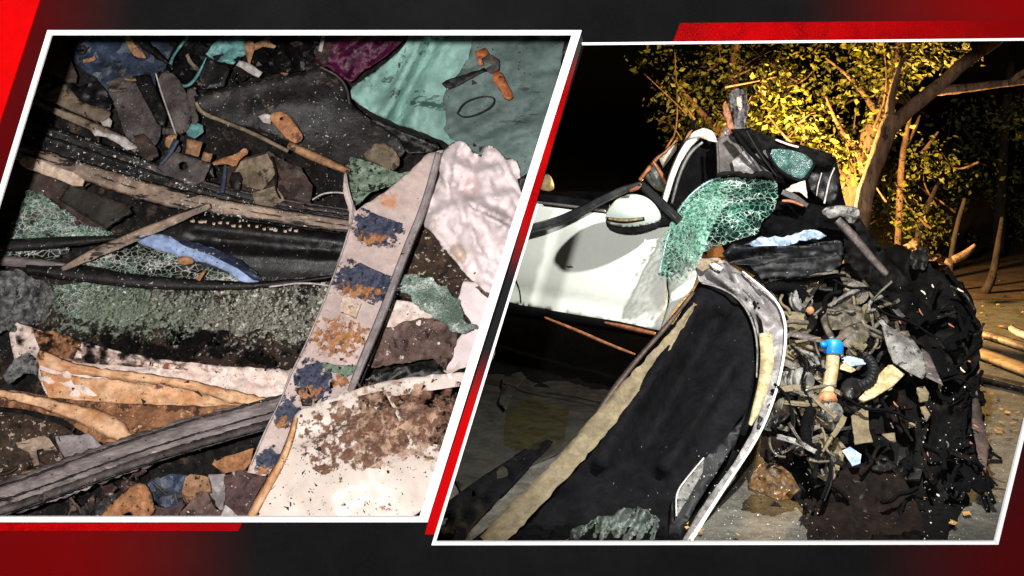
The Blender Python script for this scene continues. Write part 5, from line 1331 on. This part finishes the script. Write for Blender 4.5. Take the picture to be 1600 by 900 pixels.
W('reflector_frame', [(1044, 850), (1050, 780), (1072, 746), (1110, 706), (1146, 670), (1164, 650), (1150, 690), (1120, 738), (1090, 784), (1056, 850)], 'rubber', base=fy, o=0.085, rel=[('n', 0.01, 30)], clamp=gy)
rf = W('side_reflector', [(1056, 770), (1072, 750), (1100, 716), (1098, 738), (1080, 770), (1058, 806)], 'dull_metal', base=fy, o=0.10, res=6, clamp=gy)
WR('reflector_rim', [(1100, 715), (1072, 748), (1056, 770), (1057, 806)], 2.2, 'white_label', base=fy, o=0.112, parent=rf)
for p in ([(850, 496), (900, 516), (950, 538), (992, 554)], [(944, 504), (980, 512), (1024, 522)]):
    WR('copper_strip', p, [4] + [6] * (len(p) - 2) + [4] if p[0][0] < 900 else [4, 9, 6], 'copper_rod', base=lambda x, y: min(dy(x, y) - 0.35, gy(x, y)), prof=(0, 0.01, 0))

# ------------------------------------------------------------------ loose things on the road
def G(name, pts, m, label, cat, o=0.0, **kw):
    return sheet(name, pts, m, base=lambda x, y: gy(x, y) - o, label=label, cat=cat, **kw)
G('black_tarp', [(672, 850), (690, 790), (760, 740), (850, 684), (864, 690), (810, 748), (740, 820), (720, 850)], 'liner', 'black crumpled tarp on the road beside the torn wing', 'tarp', o=0.05, rel=[('r', 0.06, 40), ('a', 0.05, -40, 100, 18)], res=7)
G('wing_shade_mat', [(700, 560), (780, 536), (860, 530), (960, 545), (1000, 575), (950, 640), (870, 710), (800, 740), (720, 770), (690, 700)], 'tarp_and_shade', 'dark mat put in as painted shade behind the torn wing', 'mat', o=0.01, rel=[('n', 0.02, 60), ('v', 0.02, 50)], res=10)  # dark sheet spread wide to paint the wing's shadow on the road
G('plastic_film', [(790, 640), (830, 620), (890, 640), (880, 690), (830, 704), (790, 690)], 'film_clear', 'clear plastic film crumpled on the dark mat', 'plastic film', o=0.06, rel=[('v', 0.06, 40), ('r', 0.02, 30)], res=7, smooth=False, th=0.002)
G('pale_strip', [(794, 543), (800, 536), (830, 536), (858, 528), (872, 522), (874, 526), (860, 534), (832, 542), (806, 546)], 'cream_plastic', 'pale yellowish curled strip lying under the car sill', 'strip', o=0.03, rel=[('n', 0.02, 20)], res=5, th=0.006)
G('rag', [(786, 590), (812, 578), (822, 590), (806, 606), (790, 640), (780, 630)], 'tarp_and_shade', 'dark rag at the edge of the dark mat', 'rag', o=0.08, rel=[('r', 0.06, 20)], res=6)
WHITE_PL = [('wood_plank', [(1512, 548), (1560, 566), (1640, 596)], [10, 12, 13], 'wood_pale', 'long pale plank lying on the roadside', 0.06),
            ('wood_plank', [(1530, 524), (1566, 534), (1620, 552)], [4, 6, 6], 'brown_beam', 'thin brown lath lying above the long pale plank', 0.05),
            ('dark_lath', [(1510, 590), (1560, 600), (1640, 620)], [4, 6, 6], 'black_dusty', 'dark lath lying on the road in front of the pale plank', 0.03),
            ('white_strip', [(1578, 516), (1592, 524), (1620, 532)], [5, 6, 6], 'white_label', 'white strip at the far edge of the roadside', 0.06)]
for nm, p, w_, m_, lb, o_ in WHITE_PL:
    ribbon(nm, p, w_, m_, base=lambda x, y: gy(x, y), o=o_, prof=(0, 0.01, 0.01, 0), th=0.03, label=lb, cat='plank' if 'plank' in nm or 'lath' in nm else 'strip')
def rock(name, x, y, r, m_, label, cat, Y=None, sq=0.7, group=None):
    Y = Y or gy(x, y)
    c = P(x, y, Y)
    c.z = max(c.z, r * sq * 0.6)
    bm = bmesh.new()
    bmesh.ops.create_icosphere(bm, subdivisions=2, radius=r)
    sd = nseed()
    vs_ = []
    for v in bm.verts:
        k = 1 + 0.9 * noise.noise(v.co * (1.3 / r) + Vector((sd, 0, 0)))
        vs_.append(c + Vector((v.co.x * k * 1.2, v.co.y * k, v.co.z * k * sq)))
    fs_ = [[q.index for q in f.verts] for f in bm.faces]
    bm.free()
    return tag(link_mesh(name, vs_, fs_, m_, None, False), label, cat, group)
for x, y, r, lb in ((1426, 384, .045, 'pale rubble block highest on the bank behind the wreck'), (1440, 394, .055, 'pale rubble block in the middle of the row on the bank'),
                    (1476, 407, .05, 'whitish rubble block beside the broken branch'), (1460, 402, .04, 'tan rubble block with a pointed top on the bank'), (1424, 412, .035, 'small rubble block just above the black wreckage')):
    rock('rubble_block', x, y, r, 'rubble', lb, 'rubble', Y=8.3)
tube('broken_branch', [(1490, 406, 8.2), (1508, 398, 8.2), (1524, 382, 8.15)], [0.03, 0.032, 0.012], 'rubble', label='broken branch stub lying beside the rubble', cat='branch')

# work lamp that lights the trees, standing behind the wreck
wlamp = thing('work_lamp', (1.95, 8.0, 0), 'work lamp on a stand hidden behind the wreck', 'lamp')
tube3('stand', [Vector((1.95, 8.0, 0)), Vector((1.95, 8.0, 0.68))], 0.015, 'lamp_black', wlamp)
boxm('head', (1.95, 7.97, 0.70), (0.16, 0.10, 0.04), 'lamp_black', wlamp, bevel=0.008)

# ------------------------------------------------------------------ trees
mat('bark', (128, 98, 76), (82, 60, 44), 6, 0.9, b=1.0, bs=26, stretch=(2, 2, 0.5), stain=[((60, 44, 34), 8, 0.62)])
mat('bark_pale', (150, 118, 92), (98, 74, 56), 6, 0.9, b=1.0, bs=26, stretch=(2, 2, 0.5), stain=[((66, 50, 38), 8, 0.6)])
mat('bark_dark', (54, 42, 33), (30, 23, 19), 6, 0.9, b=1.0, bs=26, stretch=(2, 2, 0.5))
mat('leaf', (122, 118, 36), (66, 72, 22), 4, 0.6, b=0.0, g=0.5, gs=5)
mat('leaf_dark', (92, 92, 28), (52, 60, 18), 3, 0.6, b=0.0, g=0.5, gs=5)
for nm in ('leaf', 'leaf_dark'):
    MATS[nm].node_tree.nodes['Principled BSDF'].inputs['Subsurface Weight'].default_value = 0.0

def leaves(name, clumps, n, size, m, parent, seed):
    """Folded leaf blades spread through clumps (centre, radius)."""
    r = random.Random(seed)
    vs_, fs_ = [], []
    tot = sum(c[1] ** 2 for c in clumps)
    for c, rad in clumps:
        for _ in range(int(n * rad * rad / tot)):
            while True:
                d = Vector((r.uniform(-1, 1), r.uniform(-1, 1), r.uniform(-1, 1)))
                if 0.02 < d.length < 1: break
            p = c + Vector((d.x, d.y * 0.8, d.z * 0.8)) * rad * (0.5 + 0.5 * d.length)
            if p.z < 0.08: continue
            s = size * (0.35 + 1.1 * r.random() ** 1.6)
            ax = Vector((r.uniform(-1, 1), r.uniform(-1, 1), r.uniform(-1, .4))).normalized()
            sd_ = ax.cross(Vector((r.uniform(-1, 1), r.uniform(-1, 1), r.uniform(-1, 1)))).normalized()
            nn = ax.cross(sd_)
            b = len(vs_)
            vs_ += [p, p + ax * s * 0.45 + sd_ * s * 0.30 + nn * s * 0.1, p + ax * s, p + ax * s * 0.45 - sd_ * s * 0.30 + nn * s * 0.1]
            fs_ += [[b, b + 1, b + 2], [b, b + 2, b + 3]]
    return link_mesh(name, vs_, fs_, m, parent, False)

def tree(name, label, trunk, rad, limbs, clumps, n, size, m, seed, group='trees behind the wreck', bark='bark'):
    base = Vector((trunk[0][0], trunk[0][1], 0))
    t = thing(name, base, label, 'tree', group)
    tube3('trunk', [Vector(p) for p in trunk], rad, bark, t, 10, 0.10)
    for pts, rr in limbs:
        tube3('limb', [Vector(p) for p in pts], rr, bark, t, 8, 0.10)
    tr_ = random.Random(seed + 50)
    for c_, rd in clumps[::2]:                           # twigs that carry the clumps
        e = c_ + Vector((tr_.uniform(-1, 1), tr_.uniform(-.5, .5), tr_.uniform(-1, .2))) * rd * 2.2
        if e.z > 0.2:
            tube3('twig', [e, (e + c_) / 2 + Vector((tr_.uniform(-1, 1), 0, tr_.uniform(-1, 1))) * rd * .4, c_ + Vector((tr_.uniform(-1, 1), 0, tr_.uniform(0, 1))) * rd], [0.012, 0.008, 0.003], bark, t, 5)
    if n:
        leaves('crown', clumps, n, size, m, t, seed)
    return t
def Q(x, y, Y): return tuple(P(x, y, Y))
def base_of(x, y, Y):
    p = P(x, y, Y)
    return (p.x, p.y, -0.05)
r = random.Random(3)
def cl(n, x0, x1, y0, y1, Y0, Y1, r0, r1, keep=None):
    out = []
    while len(out) < n:
        x, y = r.uniform(x0, x1), r.uniform(y0, y1)
        if keep and not inside((x, y), keep): continue
        out.append((P(x, y, r.uniform(Y0, Y1)), r.uniform(r0, r1)))
    return out
bright = [(1190, 60), (1450, 50), (1440, 120), (1400, 200), (1380, 290), (1300, 300), (1240, 240), (1180, 230), (1150, 140)]
tree('leafy_tree', 'leaning tree with orange-lit trunk and bright yellow-green leaves', [base_of(1312, 420, 9.0), Q(1322, 306, 9.0), Q(1346, 240, 9.0), Q(1378, 180, 9.05), Q(1404, 110, 9.1), Q(1420, 20, 9.2), Q(1430, -160, 9.3)],
     [0.13, 0.115, 0.10, 0.085, 0.075, 0.06, 0.03],
     [([Q(1376, 186, 9.05), Q(1340, 130, 8.9), Q(1290, 90, 8.8)], [0.03, 0.02, 0.008]), ([Q(1346, 240, 9.0), Q(1310, 200, 8.8), Q(1290, 150, 8.7)], [0.028, 0.018, 0.008]),
      ([Q(1330, 280, 9.0), Q(1290, 250, 8.7), Q(1240, 230, 8.6), Q(1200, 180, 8.7)], [0.02, 0.016, 0.012, 0.006]), ([Q(1404, 110, 9.1), Q(1450, 90, 9.0), Q(1480, 60, 9.0)], [0.02, 0.014, 0.006])],
     cl(60, 1150, 1470, 40, 310, 8.3, 10.2, 0.10, 0.30, bright), 4200, 0.058, 'leaf', 21)
tree('forked_tree', 'dark tree with a thick limb leaning out to the upper corner', [base_of(1330, 430, 7.5), Q(1346, 320, 7.5), Q(1366, 260, 7.5), Q(1386, 206, 7.5), Q(1394, 180, 7.5)], [0.066, 0.058, 0.056, 0.062, 0.052],
     [([Q(1388, 204, 7.5), Q(1424, 168, 7.5), Q(1470, 132, 7.5), Q(1510, 94, 7.5), Q(1560, 62, 7.5), Q(1640, 0, 7.5)], [0.05, 0.047, 0.045, 0.042, 0.036, 0.026]),
      ([Q(1462, 142, 7.5), Q(1510, 138, 7.5), Q(1570, 130, 7.5), Q(1640, 124, 7.5)], [0.035, 0.03, 0.026, 0.02]), ([Q(1580, 128, 7.5), Q(1600, 112, 7.5), Q(1630, 96, 7.5)], [0.02, 0.02, 0.014]),
      ([Q(1390, 190, 7.5), Q(1392, 150, 7.5), Q(1410, 90, 7.5)], [0.035, 0.028, 0.014])],
     cl(7, 1440, 1520, 60, 130, 7.4, 7.9, 0.10, 0.22), 420, 0.045, 'leaf', 22, bark='bark_pale')
tree('low_bush_tree', 'slim forked tree with yellow leaves low beside the thick limb', [base_of(1400, 430, 9.4), Q(1404, 360, 9.4), Q(1408, 260, 9.3), Q(1416, 208, 9.2), Q(1426, 170, 9.1)], [0.032, 0.03, 0.028, 0.022, 0.01],
     [([Q(1410, 240, 9.3), Q(1430, 200, 9.2), Q(1438, 180, 9.2)], [0.02, 0.016, 0.008]), ([Q(1440, 240, 9.3), Q(1456, 220, 9.3), Q(1466, 206, 9.3)], [0.018, 0.014, 0.01])],
     cl(24, 1380, 1490, 230, 370, 8.9, 10.2, 0.14, 0.30), 2000, 0.048, 'leaf', 23)
dim = [(1010, 90), (1200, 60), (1240, 140), (1220, 230), (1160, 260), (1060, 240), (1020, 180)]
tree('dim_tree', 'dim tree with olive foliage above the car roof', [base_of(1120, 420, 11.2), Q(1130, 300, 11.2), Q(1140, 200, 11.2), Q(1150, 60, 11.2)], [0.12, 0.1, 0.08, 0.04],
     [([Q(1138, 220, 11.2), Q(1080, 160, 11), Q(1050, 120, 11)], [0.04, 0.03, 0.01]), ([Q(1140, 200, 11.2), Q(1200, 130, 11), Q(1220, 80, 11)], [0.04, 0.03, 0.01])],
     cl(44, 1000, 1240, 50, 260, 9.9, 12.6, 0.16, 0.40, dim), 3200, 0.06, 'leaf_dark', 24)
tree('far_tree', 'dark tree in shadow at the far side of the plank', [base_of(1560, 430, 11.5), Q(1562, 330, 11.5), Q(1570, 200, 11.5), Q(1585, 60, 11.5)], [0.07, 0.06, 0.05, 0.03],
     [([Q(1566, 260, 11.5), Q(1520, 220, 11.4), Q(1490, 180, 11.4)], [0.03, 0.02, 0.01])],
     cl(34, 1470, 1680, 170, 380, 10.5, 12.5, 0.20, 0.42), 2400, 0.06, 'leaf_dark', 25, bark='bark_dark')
tree('leaning_sapling', 'bare leaning sapling stem standing clear of leaves', [base_of(1484, 420, 9.0), Q(1486, 398, 9.0), Q(1496, 350, 9.0), Q(1508, 310, 9.0)], [0.024, 0.022, 0.02, 0.016], [], [], 0, 0, 'leaf', 0, bark='bark_dark')
tree('leaning_sapling', 'short thick stem rising behind the rubble row', [base_of(1424, 420, 9.3), Q(1434, 364, 9.3), Q(1448, 326, 9.3), Q(1464, 290, 9.4)], [0.03, 0.028, 0.026, 0.016], [], [], 0, 0, 'leaf', 0, bark='bark_dark')
tree('bent_stump', 'grey forked stump with spread roots at the far roadside', [base_of(1526, 480, 8.9), Q(1540, 456, 8.9), Q(1552, 430, 8.9), Q(1560, 380, 9.0), Q(1566, 340, 9.1)], [0.05, 0.04, 0.03, 0.025, 0.016],
     [([Q(1530, 484, 8.8), Q(1556, 470, 8.7), Q(1572, 462, 8.7)], [0.02, 0.018, 0.006])], [], 0, 0, 'leaf', 0, bark='bark_dark')
# fallen leaves and litter on the lit roadside
mat('litter_leaf', (196, 150, 84), (130, 92, 50), 12, 0.8, b=0.0)
vs_, fs_ = [], []
for i in range(420):
    x, y = r.uniform(1.6, 5.5), r.uniform(5.0, 9.5)
    if i % 3 == 0: x, y = r.uniform(0.6, 3.4), r.uniform(3.8, 6)
    a = r.uniform(0, 6.28); s = r.uniform(0.008, 0.03)
    b = len(vs_)
    for k in range(4):
        vs_.append(Vector((x + math.cos(a + k * 1.57) * s * (1 if k % 2 else .6), y + math.sin(a + k * 1.57) * s * (1 if k % 2 else .6), 0.012 + r.uniform(0, 0.014))))
    fs_.append([b, b + 1, b + 2, b + 3])
tag(link_mesh('leaf_litter', vs_, fs_, 'litter_leaf', None, False), 'scattered dry leaves and chips on the road', 'leaf litter', None, 'stuff')
# ------------------------------------------------------------------ crumbs of glass and dirt lying on what is there
bpy.context.view_layer.update()
dg = bpy.context.evaluated_depsgraph_get()
def crumbs(name, n, region, m, size, label, dens=None, seed=1, big=0.0):
    q = random.Random(seed)
    vs_, fs_ = [], []
    eye = Vector((0, 0, H))
    xs = [p[0] for p in region]; ys = [p[1] for p in region]
    for _ in range(n):
        x, y = q.uniform(min(xs), max(xs)), q.uniform(min(ys), max(ys))
        if not inside((x, y), region): continue
        if dens and fbm(x / dens, y / dens, seed * 3.3) < q.uniform(-0.2, 0.5): continue
        d = (P(x, y, 5) - eye).normalized()
        st = P(x, y, BY + 0.10)
        hit, loc, nrm, idx, ob, mtx = scene.ray_cast(dg, st, d)
        if not hit or loc.y > 9 or ob.name.startswith(('teal', 'airbag')): continue
        s = size * q.uniform(0.4, 1.0) * (3 if q.random() < big else 1)
        b = len(vs_)
        for k in range(4):
            vs_.append(loc - d * s * 0.4 + Vector((q.uniform(-1, 1), q.uniform(-1, 1), q.uniform(-1, 1))) * s)
        fs_ += [[b, b + 1, b + 2], [b, b + 2, b + 3], [b, b + 3, b + 1], [b + 1, b + 3, b + 2]]
    return tag(link_mesh(name, vs_, fs_, m, None, False), label, 'glass crumbs' if 'glass' in name else 'dirt', None, 'stuff')
mat('crumb_glass', (222, 226, 222), (186, 196, 190), 30, 0.2, b=0.0)
mat('crumb_dirt', (60, 46, 38), (30, 24, 21), 30, 0.9, b=0.0)
crumbs('glass_crumbs', 2600, [(90, 200), (200, 230), (330, 296), (545, 340), (545, 380), (330, 340), (120, 260)], 'crumb_glass', 0.0055, 'pale glass crumbs strewn along the dark rail', 60, 2)
crumbs('glass_crumbs', 2600, [(0, 120), (560, 110), (520, 560), (0, 560)], 'crumb_glass', 0.0035, 'fine glass crumbs scattered over the upper heap', 80, 3)
crumbs('glass_crumbs', 900, [(590, 380), (720, 420), (740, 520), (580, 570)], 'crumb_glass', 0.004, 'glass crumbs on the soil beside the airbag', 50, 4)
crumbs('dirt_crumbs', 5200, [(0, 60), (880, 60), (660, 805), (0, 805)], 'crumb_dirt', 0.0055, 'dark crumbs of dirt scattered over the whole heap', 70, 5, 0.08)
crumbs('glass_crumbs', 260, [(1080, 700), (1260, 700), (1290, 845), (1080, 845)], 'crumb_glass', 0.005, 'glass crumbs glinting on the road below the wreck', None, 6)
crumbs('glass_crumbs', 220, [(1440, 640), (1590, 560), (1560, 845), (1440, 845)], 'crumb_glass', 0.005, 'glass crumbs on the dark road beyond the wreck', None, 7)
crumbs('glass_crumbs', 70, [(1180, 420), (1520, 400), (1530, 800), (1200, 740)], 'crumb_glass', 0.006, 'bright crumbs caught in the engine bay', None, 8)
